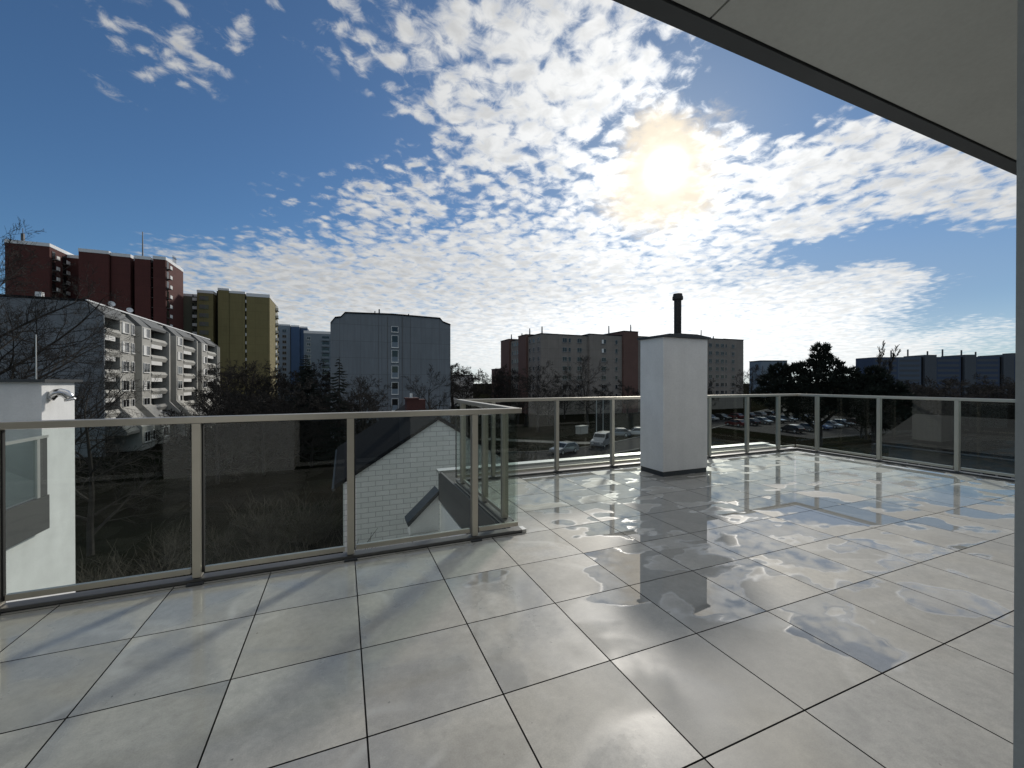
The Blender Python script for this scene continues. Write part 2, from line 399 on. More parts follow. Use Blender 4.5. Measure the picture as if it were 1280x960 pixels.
TX0, TY0 = 1.291, 1.767        # a tile corner
def tile_mat():
    """porcelain paving after rain: tone per tile, damp film, standing water on the low tiles"""
    m, b, out = new_mat('wet_porcelain_tiles')
    p = b.n('ShaderNodeBsdfPrincipled')
    co = b.n('ShaderNodeTexCoord').outputs['Object']
    x, y, z = b.sep(co)
    tx = b.m('DIVIDE', b.m('SUBTRACT', x, TX0), 0.6); ty = b.m('DIVIDE', b.m('SUBTRACT', y, TY0), 0.6)
    ix = b.m('FLOOR', tx); iy = b.m('FLOOR', ty)
    wn = b.n('ShaderNodeTexWhiteNoise', noise_dimensions='2D'); b.put(wn.inputs['Vector'], b.comb(ix, iy, 0.0))
    rv = wn.outputs['Value']; rc = wn.outputs['Color']
    loc = b.v('ADD', co, b.v('MULTIPLY', rc, (40, 40, 40)))
    # stone look
    big = b.noise(loc, 1.6, 7, 0.62, 0.4); fine = b.noise(loc, 26, 5, 0.65); speck = b.noise(co, 160, 3, 0.6)
    tone = b.m('ADD', b.ramp(big, 0.25, 0.75, 0.84, 1.09, smooth=False), b.m('MULTIPLY', b.m('SUBTRACT', rv, 0.5), 0.15))
    tone = b.m('MULTIPLY', tone, b.ramp(fine, 0.3, 0.7, 0.87, 1.08, smooth=False))
    tone = b.m('MULTIPLY', tone, b.ramp(speck, 0.3, 0.7, 0.88, 1.07, smooth=False))
    tone = b.m('MULTIPLY', tone, b.ramp(b.noise(loc, 7.0, 5, 0.65, 0.3), 0.3, 0.7, 0.90, 1.07, smooth=False))
    grit = b.m('MULTIPLY', b.ramp(b.noise(co, 34, 2, 0.5), 0.715, 0.745), b.ramp(b.noise(co, 3.0, 3), 0.45, 0.65))
    tone = b.m('MULTIPLY', tone, b.m('SUBTRACT', 1.0, b.m('MULTIPLY', grit, 0.55)))
    # water level: noise + where it stands
    fx = b.m('SUBTRACT', b.m('FRACT', tx), 0.5); fy = b.m('SUBTRACT', b.m('FRACT', ty), 0.5)
    wnz = b.noise(b.v('ADD', b.v('MULTIPLY', co, (0.8, 1.25, 1.0)), b.v('MULTIPLY', b.v('SUBTRACT', rc, (0.5, 0.5, 0.5)), (2.6, 2.6, 0))), 1.75, 3.5, 0.5, 0.15)
    region = b.m('ADD', b.ramp(x, 0.7, 3.0, -0.28, 0.03), b.m('ADD', b.ramp(y, 0.9, 2.8, -0.15, 0.0), b.ramp(b.m('ADD', x, y), 5.0, 9.0, 0.0, 0.04)))
    lvl = b.m('ADD', wnz, region)
    # hand-placed low spots: x, y, radius, weight
    for (cx, cy, r, w) in ((1.84, 2.40, .50, .42), (2.35, 2.15, .38, .30), (2.62, 1.40, .36, .30), (3.75, 1.35, .42, .30), (3.05, 1.75, .42, .16), (1.05, 3.0, .6, .22), (5.0, 3.0, .7, .2), (3.2, 3.3, .6, .16), (2.4, 4.6, .7, .16)):
        dd = b.v('LENGTH', b.v('SUBTRACT', b.comb(x, y, 0.0), (cx, cy, 0)))
        lvl = b.m('ADD', lvl, b.m('MULTIPLY', b.ramp(dd, r, 0.0), w))
    lvl = b.m('ADD', lvl, b.m('MULTIPLY', b.m('SUBTRACT', rv, 0.5), 0.07))
    wet = b.ramp(lvl, 0.500, 0.548)
    rim = b.m('MULTIPLY', b.ramp(lvl, 0.485, 0.512), b.m('SUBTRACT', 1.0, b.ramp(lvl, 0.52, 0.55)))
    damp = b.m('MULTIPLY', b.ramp(b.noise(loc, 1.0, 3, 0.5, 0.8), 0.45, 0.56), b.ramp(x, 2.0, 0.6))
    # old drying lines: thin pale arcs where earlier puddles ended
    old = b.noise(b.v('ADD', co, b.v('MULTIPLY', rc, (3.0, 3.0, 0))), 0.95, 1.5, 0.4, 0.3)
    arc = b.m('MULTIPLY', b.ramp(old, 0.500, 0.516), b.ramp(old, 0.545, 0.520))
    arc = b.m('MULTIPLY', arc, b.ramp(b.noise(co, 0.9, 2), 0.46, 0.6))
    inside = b.ramp(old, 0.516, 0.55)
    # base
    c = b.v('SCALE', (0.455, 0.442, 0.400)); b.put(c.node.inputs['Scale'], tone)
    c = b.mix(b.m('MULTIPLY', inside, 0.24), c, (0.24, 0.235, 0.215))
    c = b.mix(b.m('MULTIPLY', arc, 0.35), c, (0.60, 0.60, 0.57))
    c = b.mix(b.m('MULTIPLY', b.ramp(b.noise(co, 0.7, 5, 0.6), 0.42, 0.68), 0.35), c, b.mix(1.0, c, (1.04, 0.98, 0.86), 'MULTIPLY'))
    c = b.mix(b.m('MULTIPLY', damp, 0.24), c, (0.25, 0.245, 0.225))
    c = b.mix(b.m('MULTIPLY', wet, 0.45), c, (0.20, 0.20, 0.185))
    c = b.mix(b.m('MULTIPLY', b.m('MULTIPLY', rim, b.ramp(b.noise(co, 5.0, 4, 0.6), 0.35, 0.65)), 0.5), c, (0.66, 0.66, 0.64))  # pale puddle edges: bright sky reflection mixed into the colour
    b.put(p.inputs['Base Color'], c)
    rough = b.m('ADD', b.ramp(damp, 0, 1, 0.52, 0.17, smooth=False), b.m('MULTIPLY', b.m('SUBTRACT', fine, 0.5), 0.12))
    rough = b.m('MULTIPLY', rough, b.m('SUBTRACT', 1.0, wet))
    rough = b.m('ADD', rough, 0.012)
    b.put(p.inputs['Roughness'], rough)
    p.inputs['IOR'].default_value = 1.6
    b.put(p.inputs['Coat Weight'], b.m('MULTIPLY', b.m('MULTIPLY', b.ramp(b.noise(loc, 0.9, 2, 0.5, 0.4), 0.44, 0.54), b.ramp(x, 3.2, 1.6)), 0.55))
    p.inputs['Coat Roughness'].default_value = 0.05; p.inputs['Coat IOR'].default_value = 1.4
    b.put(p.inputs['Specular IOR Level'], b.ramp(b.m('ADD', wet, b.m('MULTIPLY', damp, 0.5)), 0.0, 1.0, 0.22, 1.0, smooth=False))
    bp = b.n('ShaderNodeBump'); bp.inputs['Strength'].default_value = 0.22; bp.inputs['Distance'].default_value = 0.004
    dry = b.m('SUBTRACT', 1.0, wet)
    b.put(bp.inputs['Height'], b.m('ADD', b.m('MULTIPLY', b.m('MULTIPLY', fine, 0.25), dry), b.m('MULTIPLY', b.ramp(lvl, 0.485, 0.55), 1.3)))
    b.put(p.inputs['Normal'], bp.outputs[0])
    b.nt.links.new(p.outputs[0], out.inputs[0]); return m


M['ground'] = ground_mat(); M['blocks'] = block_mat(); M['tiles_roof'] = tile_roof_mat(); M['tile'] = tile_mat()

# ---------------------------------------------------------------- setting: ground, roads
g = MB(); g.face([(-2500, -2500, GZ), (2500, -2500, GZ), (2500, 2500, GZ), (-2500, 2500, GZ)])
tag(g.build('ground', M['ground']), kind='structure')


def ribbon(name, pts, w, z, m, kerb=False):
    q = MB(); L = []; Rr = []
    for k, p in enumerate(pts):
        a = Vector(pts[max(k - 1, 0)]); c = Vector(pts[min(k + 1, len(pts) - 1)]); t = (c - a).normalized(); n = Vector((-t.y, t.x))
        L.append(Vector(p) + n * w / 2); Rr.append(Vector(p) - n * w / 2)
    for k in range(len(pts) - 1):
        q.face([(*Rr[k], z), (*Rr[k + 1], z), (*L[k + 1], z), (*L[k], z)])
    o = q.build(name, m); tag(o, kind='structure')
    if kerb:
        e = MB()
        for side in (L, Rr):
            for k in range(len(pts) - 1):
                a, c = side[k], side[k + 1]; t = (c - a).normalized(); n = Vector((-t.y, t.x)) * 0.08
                e.prism([tuple(a + n), tuple(a - n), tuple(c - n), tuple(c + n)], 'z', z - 0.02, z + 0.12)
        tag(e.build('kerb', M['kerb']), kind='structure')


def spline(cp, n=10):
    out = []
    for i in range(len(cp) - 1):
        p0, p1, p2, p3 = [Vector(cp[max(0, min(len(cp) - 1, i + k))]) for k in (-1, 0, 1, 2)]
        for j in range(n):
            t = j / n
            out.append(0.5 * ((2 * p1) + (p2 - p0) * t + (2 * p0 - 5 * p1 + 4 * p2 - p3) * t * t + (3 * p1 - p0 - 3 * p2 + p3) * t ** 3))
    out.append(Vector(cp[-1])); return [tuple(p) for p in out]


ribbon('road', spline([(2, 90), (9, 68), (17, 52), (25, 47.5), (37, 49.5), (52, 56), (72, 66), (110, 82), (170, 110)]), 6.0, GZ + 0.012, M['asphalt'], True)
ribbon('path', spline([(22, 66), (29, 60), (35, 55.5), (41, 54)]), 2.4, GZ + 0.008, M['path'])
pk = MB(); pk.face([(74, 44, GZ + .004), (130, 44, GZ + .004), (130, 88, GZ + .004), (74, 88, GZ + .004)])
tag(pk.build('parking_lot', M['asphalt']), kind='structure')

# ---------------------------------------------------------------- terrace floor (real tiles with open joints)
def tiles():
    q = MB(); G = 0.0036
    regs = [(-8.0, 1.50, -0.36, 3.60), (1.50, 9.05, -0.36, 5.76)]
    for (x0, x1, y0, y1) in regs:
        for i in range(-20, 20):
            for j in range(-10, 12):
                a0, a1 = TX0 + .6 * i + G, TX0 + .6 * (i + 1) - G; c0, c1 = TY0 + .6 * j + G, TY0 + .6 * (j + 1) - G
                a0, a1, c0, c1 = max(a0, x0), min(a1, x1), max(c0, y0), min(c1, y1)
                if a1 - a0 > 0.01 and c1 - c0 > 0.01: q.box(a0, a1, c0, c1, -0.02, 0, 1); q.mi[-5] = 0  # sides black: shade inside the joints put into the colour
    # tiles cut by the notch meet again without a seam at x = 1.5
    return q
tag(tiles().build('terrace_floor', [M['tile'], M['rubber_joint_shade']], fix=False), kind='structure')

# ---------------------------------------------------------------- our own house
def own_house():
    h = thing('penthouse', 'own white rendered penthouse with grey roof overhang above the tiled terrace', 'house', (0, 0, GZ))
    w = MB()
    w.box(-8.2, 1.49, -9, 3.70, GZ, -0.55); w.box(1.494, 9.16, -9, 6.72, GZ, -0.552)
    w.build('lower_wall', M['render_white'], h)
    d = MB(); d.box(-8.2, 1.50, -9, 3.69, -0.54, -0.03); d.box(1.505, 9.15, -9, 6.60, -0.541, -0.031); d.build('roof_membrane', M['membrane'], h)
    f = MB(); f.box(1.47, 1.503, 3.75, 6.73, -0.50, -0.015); f.box(-8.23, 1.466, 3.695, 3.725, -0.5, -0.04); f.build('edge_fascia', M['fascia'], h)
    c = MB(); c.box(1.45, 9.42, 6.62, 6.82, -0.04, 0.0); c.box(9.24, 9.42, -1.0, 6.616, -0.06, -0.02); c.build('parapet_cap', M['alu_light'], h)
    c = MB(); c.box(9.16, 9.40, -9, 6.614, -0.5, -0.062); c.box(1.51, 9.155, 6.60, 6.80, -0.5, -0.042); c.build('edge_wall', M['render_white'], h)
    # sloping cheek below the terrace edge
    t = MB(); t.prism([(1.0, -0.84), (1.0, -1.02), (1.466, -1.02), (1.466, -0.42)], 'y', 6.70, 6.95)
    t.build('roof_cheek', M['render_white'], h)
    t = MB(); t.prism([(0.97, -0.87), (0.955, -0.80), (1.466, -0.33), (1.466, -0.40)], 'y', 6.66, 7.0); t.build('cheek_flashing', M['metal_dark'], h)
    t = MB(); t.box(1.0, 1.465, 6.64, 6.695, -1.06, -1.0); t.box(1.0, 1.06, 5.9, 6.636, -1.062, -1.002); t.build('cheek_sill', M['alu_light'], h)
    # facade behind the camera
    p = MB(); p.box(-2.48, -0.75, -0.80, -0.36, 0, 2.6); p.build('wall_pier', M['render_white'], h)
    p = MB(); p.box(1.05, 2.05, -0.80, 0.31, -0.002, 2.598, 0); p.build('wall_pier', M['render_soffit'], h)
    p = MB(); p.box(5.55, 6.6, -0.80, -0.36, 0, 2.6); p.build('wall_pier', M['render_white'], h)
    p = MB(); p.box(-8.2, -5.4, -0.8, -0.36, 0, 2.6); p.build('wall_pier', M['render_white'], h)
    for (x0, x1) in ((-5.4, -2.48), (-0.75, 1.05), (2.05, 5.55), (6.6, 9.0)):
        fr = MB()
        fr.box(x0 + .002, x0 + .07, -0.62, -0.52, 0.02, 2.59); fr.box(x1 - .07, x1 - .002, -0.62, -0.52, 0.02, 2.59)
        fr.box(x0 + .072, x1 - .072, -0.62, -0.52, 2.52, 2.59); fr.box(x0 + .072, x1 - .072, -0.62, -0.52, 0.02, 0.08)
        mid = (x0 + x1) / 2; fr.box(mid - .035, mid + .035, -0.62, -0.52, 0.082, 2.518)
        o = fr.build('sliding_door', M['alu_light'], h)
        pn = MB(); pn.box(x0 + .073, mid - .037, -0.58, -0.56, 0.083, 2.517); pn.box(mid + .037, x1 - .073, -0.58, -0.56, 0.083, 2.517); pn.build('pane', M['win'], o)
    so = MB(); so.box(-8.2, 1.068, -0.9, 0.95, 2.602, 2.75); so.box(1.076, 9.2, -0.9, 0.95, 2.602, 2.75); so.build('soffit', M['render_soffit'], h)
    so = MB(); so.box(-8.2, 9.2, -9, 1.0, 2.76, 3.05); so.box(-8.2, 9.0, -9, -0.84, 0, 2.59); so.build('upper_wall', M['render_white'], h)
    e = MB(); e.box(-8.25, 9.25, 0.955, 1.012, 2.594, 3.12); e.build('eaves_trim', M['metal_dark'], h)
own_house()

# ---------------------------------------------------------------- chimney on the terrace
def chimney():
    t = thing('chimney_stack', 'white rendered chimney stack with dark flue pipe standing on the wet terrace tiles', 'chimney', (4.99, 5.13, 0))
    a = MB(); a.box(4.535, 5.45, 4.875, 5.40, 0.075, 2.15); a.build('shaft', M['render_white'], t, bevel=0.006)
    a = MB(); a.box(4.545, 5.44, 4.885, 5.39, 0.001, 0.073); a.build('plinth', M['metal_dark'], t)
    a = MB(); a.box(4.50, 5.485, 4.84, 5.435, 2.152, 2.18); a.prism([(4.50, 2.181), (5.485, 2.181), (5.2, 2.215), (4.8, 2.215)], 'y', 4.85, 5.43); a.build('cap', M['metal_dark'], t)
    p = MB(); p.tube([(5.07, 5.13, 2.2), (5.07, 5.13, 2.84)], 0.058, 20)
    o = p.build('flue_pipe', M['soot_pipe'], t, smooth=False)
    k = MB(); k.tube([(5.07, 5.13, 2.80), (5.07, 5.13, 2.815), (5.07, 5.13, 2.85), (5.07, 5.13, 2.855)], [0.08, 0.084, 0.084, 0.08], 20); k.tube([(5.07, 5.13, 2.856), (5.07, 5.13, 2.90)], [0.076, 0.07], 20)
    k.build('pipe_cap', M['soot_pipe'], o)
    k = MB(); k.tube([(5.07, 5.13, 2.216), (5.07, 5.13, 2.25)], [0.085, 0.07], 20); k.build('pipe_collar', M['metal_dark'], o)
chimney()

# ---------------------------------------------------------------- railings
def railing(label, axis, fixed, a, b, posts, inner, end_block=False):
    """axis 'x' or 'y': direction of the run; fixed = plane of the glass; inner = -1/+1 side of the terrace"""
    loc = ((a + b) / 2, fixed, 0) if axis == 'x' else (fixed, (a + b) / 2, 0)
    t = thing('glass_railing', label, 'railing', loc, 0, 'glass railings round the terrace')
    def bx(q, s0, s1, n0, n1, z0, z1):
        n0, n1 = fixed + min(n0 * inner, n1 * inner), fixed + max(n0 * inner, n1 * inner)
        q.box(s0, s1, n0, n1, z0, z1) if axis == 'x' else q.box(n0, n1, s0, s1, z0, z1)
    q = MB(); bx(q, a, b, -0.035, 0.035, 1.157, 1.205); q.build('handrail', M['alu'], t, bevel=0.004)
    q = MB(); bx(q, a, b, -0.045, 0.048, 0.010, 0.030); q.build('base_channel', M['channel'], t)
    q = MB(); bx(q, a, b, -0.04, 0.040, 0.001, 0.009); q.build('gasket', M['rubber_joint_shade'], t)
    for s in posts:
        q = MB(); bx(q, s - 0.027, s + 0.027, -0.03, 0.038, 0.036, 1.156); o = q.build('post', M['alu'], t, bevel=0.003)
        q = MB(); bx(q, s - 0.05, s + 0.05, 0.054, 0.09, 0.001, 0.014); q.build('base_plate', M['metal_dark'], o)
    ed = [a] + list(posts) + [b]
    for k in range(len(ed) - 1):
        s0, s1 = ed[k] + 0.045, ed[k + 1] - 0.045
        if k == 0: s0 = ed[0] + 0.005
        if k == len(ed) - 2: s1 = ed[-1] - 0.03
        if s1 - s0 < 0.04: continue
        q = MB(); bx(q, s0, s1, -0.006, 0.006, 0.101, 1.150); q.build('glass_pane', M['glass'], t, fix=True)
        if s1 - s0 > 0.3:
            q = MB(); bx(q, s0, s1, -0.014, 0.014, 0.062, 0.1); q.build('glass_clamp', M['alu'], t)
            q = MB(); bx(q, s0 - .018, s0 - .008, -0.012, 0.012, 0.062, 1.15); q.build('gasket', M['rubber_joint_shade'], t)
    if end_block:
        q = MB(); bx(q, b + 0.002, b + 0.045, -0.045, 0.048, 0.002, 0.032); q.build('end_cap', M['alu_light'], t)
    return t

railing('near glass railing with bronze posts running from the left to the notch corner', 'x', 3.64, -8.0, 1.60, [-6.2, -5.15, -4.1, -3.07, -2.03, -0.98, 0.06, 1.13], -1, True)
railing('short glass railing running back along the notch between the near and the far railing', 'y', 1.565, 3.685, 5.76, [3.98, 4.62, 5.58], 1)
railing('far glass railing behind the chimney stack facing the beige apartment block', 'x', 5.80, 1.535, 9.06, [2.10, 3.19, 4.27, 5.36, 6.52, 7.56, 8.50], -1)
railing('right hand glass railing running from the far corner toward the grey wall edge', 'y', 9.095, -0.36, 5.835, [0.2, 1.24, 2.27, 3.29, 4.32, 5.38], -1)

# ---------------------------------------------------------------- white neighbour with roof terrace (left)
def white_block():
    t = thing('white_house', 'white rendered house block with roof cap, steel vent elbow and glazed balcony at left', 'house', (-6.5, 7.5, GZ))
    w = MB(); w.box(-9.5, -4.19, 3.9, 8.40, GZ, -0.62); w.box(-9.5, -4.192, 8.402, 9.22, GZ, 1.455); w.build('wall', M['render_white'], t)
    c = MB(); c.box(-9.6, -4.12, 8.33, 9.30, 1.456, 1.50); c.build('roof_cap', M['metal_dark'], t)
    f = MB(); f.box(-4.13, -4.08, 3.8, 8.34, -0.74, -0.235); f.build('balcony_panel', M['fascia'], t)
    f = MB(); f.box(-9.4, -4.14, 3.9, 8.39, -0.615, -0.58); f.build('balcony_floor', M['membrane'], t)
    gp = MB(); gp.box(-4.112, -4.100, 4.0, 8.08, -0.20, 0.62); gp.build('glass_pane', M['glass'], t)
    rl = MB(); rl.box(-4.13, -4.08, 3.9, 8.33, 0.625, 0.665); rl.build('handrail', M['alu_light'], t)
    p = MB(); p.box(-4.13, -4.085, 8.09, 8.15, -0.232, 0.622); p.build('post', M['alu_light'], t)
    p = MB(); p.box(-4.12, -4.095, 8.155, 8.325, -0.232, 0.622); p.build('end_panel', M['fascia'], t)
    v = MB(); v.tube([(-4.19, 8.57, 1.20), (-4.16, 8.575, 1.25), (-4.12, 8.58, 1.285), (-4.07, 8.59, 1.295), (-4.02, 8.60, 1.275), (-3.985, 8.61, 1.235), (-3.97, 8.615, 1.19)], 0.064, 18)
    v.tube([(-3.9715, 8.615, 1.195), (-3.964, 8.618, 1.165)], [0.071, 0.071], 18)
    v.build('vent_elbow', M['steel'], t, smooth=True)
    l = MB(); l.tube([(-4.30, 8.5, 1.5), (-4.30, 8.5, 2.18)], [0.008, 0.006], 6); l.build('lightning_rod', M['alu_light'], t)
white_block()

# ---------------------------------------------------------------- gable house beyond the notch
def gable_house():
    X0, XA, X1, V0, V1 = 0.02, 4.25, 8.48, 19.46, 30.5
    ze, za = -3.02, -0.36
    t = thing('gable_house', 'small house with white block gable, dark steep roof and brick chimney', 'house', (XA, 25, GZ))
    w = MB(); w.prism([(X0, GZ), (X1, GZ), (X1, ze), (XA, za), (X0, ze)], 'y', V0, V1); w.build('wall', M['blocks'], t)
    r = MB(); sl = (za - ze) / (XA - X0)
    for s in (-1, 1):
        xe = X0 - 0.35 if s < 0 else X1 + 0.35; zz = ze - 0.35 * sl
        r.prism([(xe, zz + 0.02), (XA, za + 0.02), (XA, za + 0.2), (xe, zz + 0.2)], 'y', V0 - 0.12, V1 + 0.2)
    ro = r.build('roof', M['roof_dark'], t)
    c = MB(); c.box(XA - 0.75, XA + 0.35, 24.6, 25.4, -0.5, 0.42); c.box(XA - 0.8, XA - 0.05, 24.55, 25.45, 0.421, 0.52); c.build('chimney', M['brick'], ro)
    c = MB(); c.tube([(XA - .45, 25, .52), (XA - .45, 25, .78)], 0.09, 8); c.build('chimney_pot', M['alu_light'], ro)
    gt = MB(); gt.tube([(X0 - 0.40, V0 - 0.1, ze - 0.22), (X0 - 0.40, V1, ze - 0.22)], 0.07, 8); gt.build('gutter', M['metal_dark'], t)
gable_house()

# ---------------------------------------------------------------- windows used on the blocks
_wc = {}
def window_mesh(w, h, panes=2, curtain=0.0, far=False):
    """window lying in the x-z plane, facing -y, origin at its centre"""
    k = (round(w, 2), round(h, 2), panes, curtain, far)
    if k in _wc: return _wc[k]
    q = MB(); f = 0.07
    q.box(-w / 2, w / 2, -0.07, 0.02, h / 2 - f, h / 2, 0); q.box(-w / 2, w / 2, -0.07, 0.02, -h / 2, -h / 2 + f, 0)
    q.box(-w / 2, -w / 2 + f, -0.07, 0.02, -h / 2 + f, h / 2 - f, 0); q.box(w / 2 - f, w / 2, -0.07, 0.02, -h / 2 + f, h / 2 - f, 0)
    for i in range(1, panes): xx = -w / 2 + w * i / panes; q.box(xx - f / 2, xx + f / 2, -0.065, 0.02, -h / 2 + f, h / 2 - f, 0)
    c0 = -w / 2 + f; c1 = w / 2 - f; xc = c0 + (c1 - c0) * curtain
    if curtain > 0: q.face([(c0, -0.032, -h / 2 + f), (xc, -0.032, -h / 2 + f), (xc, -0.032, h / 2 - f), (c0, -0.032, h / 2 - f)], 2)
    if curtain < 1: q.face([(xc, -0.03, -h / 2 + f), (c1, -0.03, -h / 2 + f), (c1, -0.03, h / 2 - f), (xc, -0.03, h / 2 - f)], 1)
    q.box(-w / 2 - .05, w / 2 + .05, -0.16, 0.02, -h / 2 - .06, -h / 2 - .002, 0)
    _wc[k] = q.mesh('window', [M['frame_far'] if far else M['frame'], M['win'], M['curtain']]); return _wc[k]


def window(parent, x, y, z, facing, w=1.3, h=1.4, panes=2, curtain=0.0, far=False):
    o = bpy.data.objects.new('window', window_mesh(w, h, panes, curtain, far)); C.objects.link(o); o.parent = parent
    b = parent.location
    o.location = (x - b.x, y - b.y, z - b.z)
    o.rotation_euler = (0, 0, {'-y': 0, '+x': R(90), '-x': R(-90), '+y': R(180)}[facing])
    return o


rng = random.Random(5)

# ---------------------------------------------------------------- grey stepped block with loggias (left)
def grey_block():
    XF = -28.52
    t = thing('apartment_block', 'grey stepped apartment block with sunlit loggias and a plain grey gable end', 'building', (-37, 95, GZ))
    V0, V1 = 69.29, 121.6
    ZT = 11.75
    w = MB()
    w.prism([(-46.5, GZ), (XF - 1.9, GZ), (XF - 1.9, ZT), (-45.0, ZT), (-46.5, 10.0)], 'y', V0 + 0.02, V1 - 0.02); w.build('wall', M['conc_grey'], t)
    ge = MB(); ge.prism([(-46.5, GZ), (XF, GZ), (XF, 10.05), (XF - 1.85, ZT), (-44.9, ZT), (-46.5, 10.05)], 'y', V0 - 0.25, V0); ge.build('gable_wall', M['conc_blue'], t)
    rf = MB(); rf.prism([(-46.6, 10.0), (-44.9, ZT + .02), (XF - 1.8, ZT + .02), (XF - 1.8, ZT + .3), (-45.1, ZT + .3), (-46.8, 10.15)], 'y', V0 - 0.3, V1); rf.build('roof', M['roof_dark'], t)
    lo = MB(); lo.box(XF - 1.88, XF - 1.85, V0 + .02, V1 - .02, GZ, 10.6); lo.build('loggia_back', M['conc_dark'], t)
    rows = [10.2 - 1.1, 7.45 - 1.1, 4.72 - 1.1, 2.0 - 1.1, -0.72 - 1.1]      # sill heights minus offsets
    FL = 2.725
    prof = lambda o: [(XF - 1.84, GZ), (XF + 2.4 + o, GZ), (XF + 2.4 + o, -4.9), (XF + o, -2.0), (XF + o, 10.05), (XF - 1.84, 10.05)]
    eave = lambda a, b, o: MB().prism([(XF + o, 10.053), (XF - 1.7, ZT + .1), (XF - 1.84, ZT + .1), (XF - 1.84, 10.053)], 'y', a, b).build('sloped_eave', M['eave_grey'], t)
    # bays (with windows), loggias, fins along +y
    bays = [(73.2, 77.3, [(74.7, 1.9, 2), (76.9, .8, 1)]), (79.9, 83.1, [(81.4, 2.2, 2)]), (93.9, 97.6, [(95.7, 2.2, 2)]), (108.8, 112.9, [(110.9, 2.4, 2)])]
    for (a, b, wins) in bays:
        q = MB(); q.prism(prof(0), 'y', a, b); q.build('window_bay', M['conc_grey'], t); eave(a, b, 0)
        for r in range(5):
            z = 9.15 - FL * r
            for (y, ww, pn) in wins:
                cur = rng.choice([0.45, 0.5, 0.4]) if r < 2 else rng.choice([0.0, 0.0, 0.25, 0.5])
                if pn == 1: cur = 0.0
                window(t, XF + 0.02, y, z, '+x', ww, 1.5, pn, cur)
        for (y, ww, pn) in wins:
            window(t, XF + 2.42, y, -6.4, '+x', ww, 1.5, pn, 0.0)
    loggias = [(69.35, 73.15), (83.2, 89.5), (97.7, 104.2), (113.0, 119.6)]
    for (a, b) in loggias:
        for r in range(6):
            zf = 9.15 - FL * r - 1.55          # loggia floor below window row r
            if zf < -3.5: break
            q = MB(); q.prism([(XF - 1.84, zf), (XF - 0.05, zf), (XF + 0.18, zf + 0.55), (XF - 0.1, zf + 1.0), (XF - 0.22, zf + 1.0), (XF - 0.22, zf + .15), (XF - 1.84, zf + .15)], 'y', a, b)
            q.build('balcony', M['conc_grey'], t)
            q = MB(); q.box(XF - 0.06, XF + 0.0, a + .05, a + (b - a) * 0.68, zf - 0.62, zf - 0.01); q.build('balcony_panel', M['white_panel'], t)
        q = MB(); q.prism([(XF - 1.84, 10.1), (XF - 0.1, 9.95), (XF - 0.02, 10.35), (XF - 1.7, ZT + .08), (XF - 1.84, ZT + .08)], 'y', a, b); q.build('sloped_eave', M['eave_grey'], t)
        q = MB(); q.prism([(XF - 1.84, -3.6), (XF + 1.0, -3.6), (XF + 2.2, -5.2), (XF + 2.2, -5.6), (XF - 1.84, -5.6)], 'y', a, b); q.build('sloped_eave', M['eave_grey'], t)
    for (a, b) in ((89.5, 90.0), (104.3, 104.8), (119.7, 120.2), (121.2, 121.6)):
        q = MB(); q.prism(prof(0.35), 'y', a, b); q.build('fin_wall', M['conc_grey'], t); eave(a, b, 0.35)
    for y in (90.8, 105.5):
        for r in range(5): window(t, XF - 1.84, y, 9.15 - FL * r, '+x', 0.9, 1.4, 1, 0)
    q = MB(); q.box(XF - 2.0, XF - 1.62, V0 - .2, V1, ZT + .12, ZT + .30); q.build('roof_edge', M['band'], t)
    for y, dz in ((71, .5), (84, .6), (93, .4)):
        q = MB(); q.box(-36, -35.4, y, y + .6, ZT + .3, ZT + .3 + dz + .4); q.build('roof_vent', M['band'], t)
    for y in (77.5, 83.0):
        q = MB(); pts = []
        # round satellite dish
        c = Vector((XF - 2.6, y, ZT + 1.15)); n = Vector((0.55, -0.75, 0.35)).normalized(); a1 = n.cross(Vector((0, 0, 1))).normalized(); a2 = n.cross(a1)
        rim = [c + (a1 * math.cos(2 * math.pi * k / 16) + a2 * math.sin(2 * math.pi * k / 16)) * 0.42 for k in range(16)]
        for k in range(16): q.face([c - n * 0.15, rim[k], rim[(k + 1) % 16]])
        q.tube([(c.x, c.y, ZT + .3), (c.x, c.y, c.z)], .04, 5); q.build('satellite_dish', M['band'], t)
grey_block()


# ---------------------------------------------------------------- towers made of stepped volumes
def volume(t, x0, x1, y0, y1, zt, m, band=0.9, name='wall'):
    q = MB(); q.box(x0, x1, y0, y1, GZ, zt - band); q.build(name, m, t)
    if band: q = MB(); q.box(x0 - .06, x1 + .06, y0 - .06, y1 + .06, zt - band + .003, zt); q.build('parapet', M['band'], t)


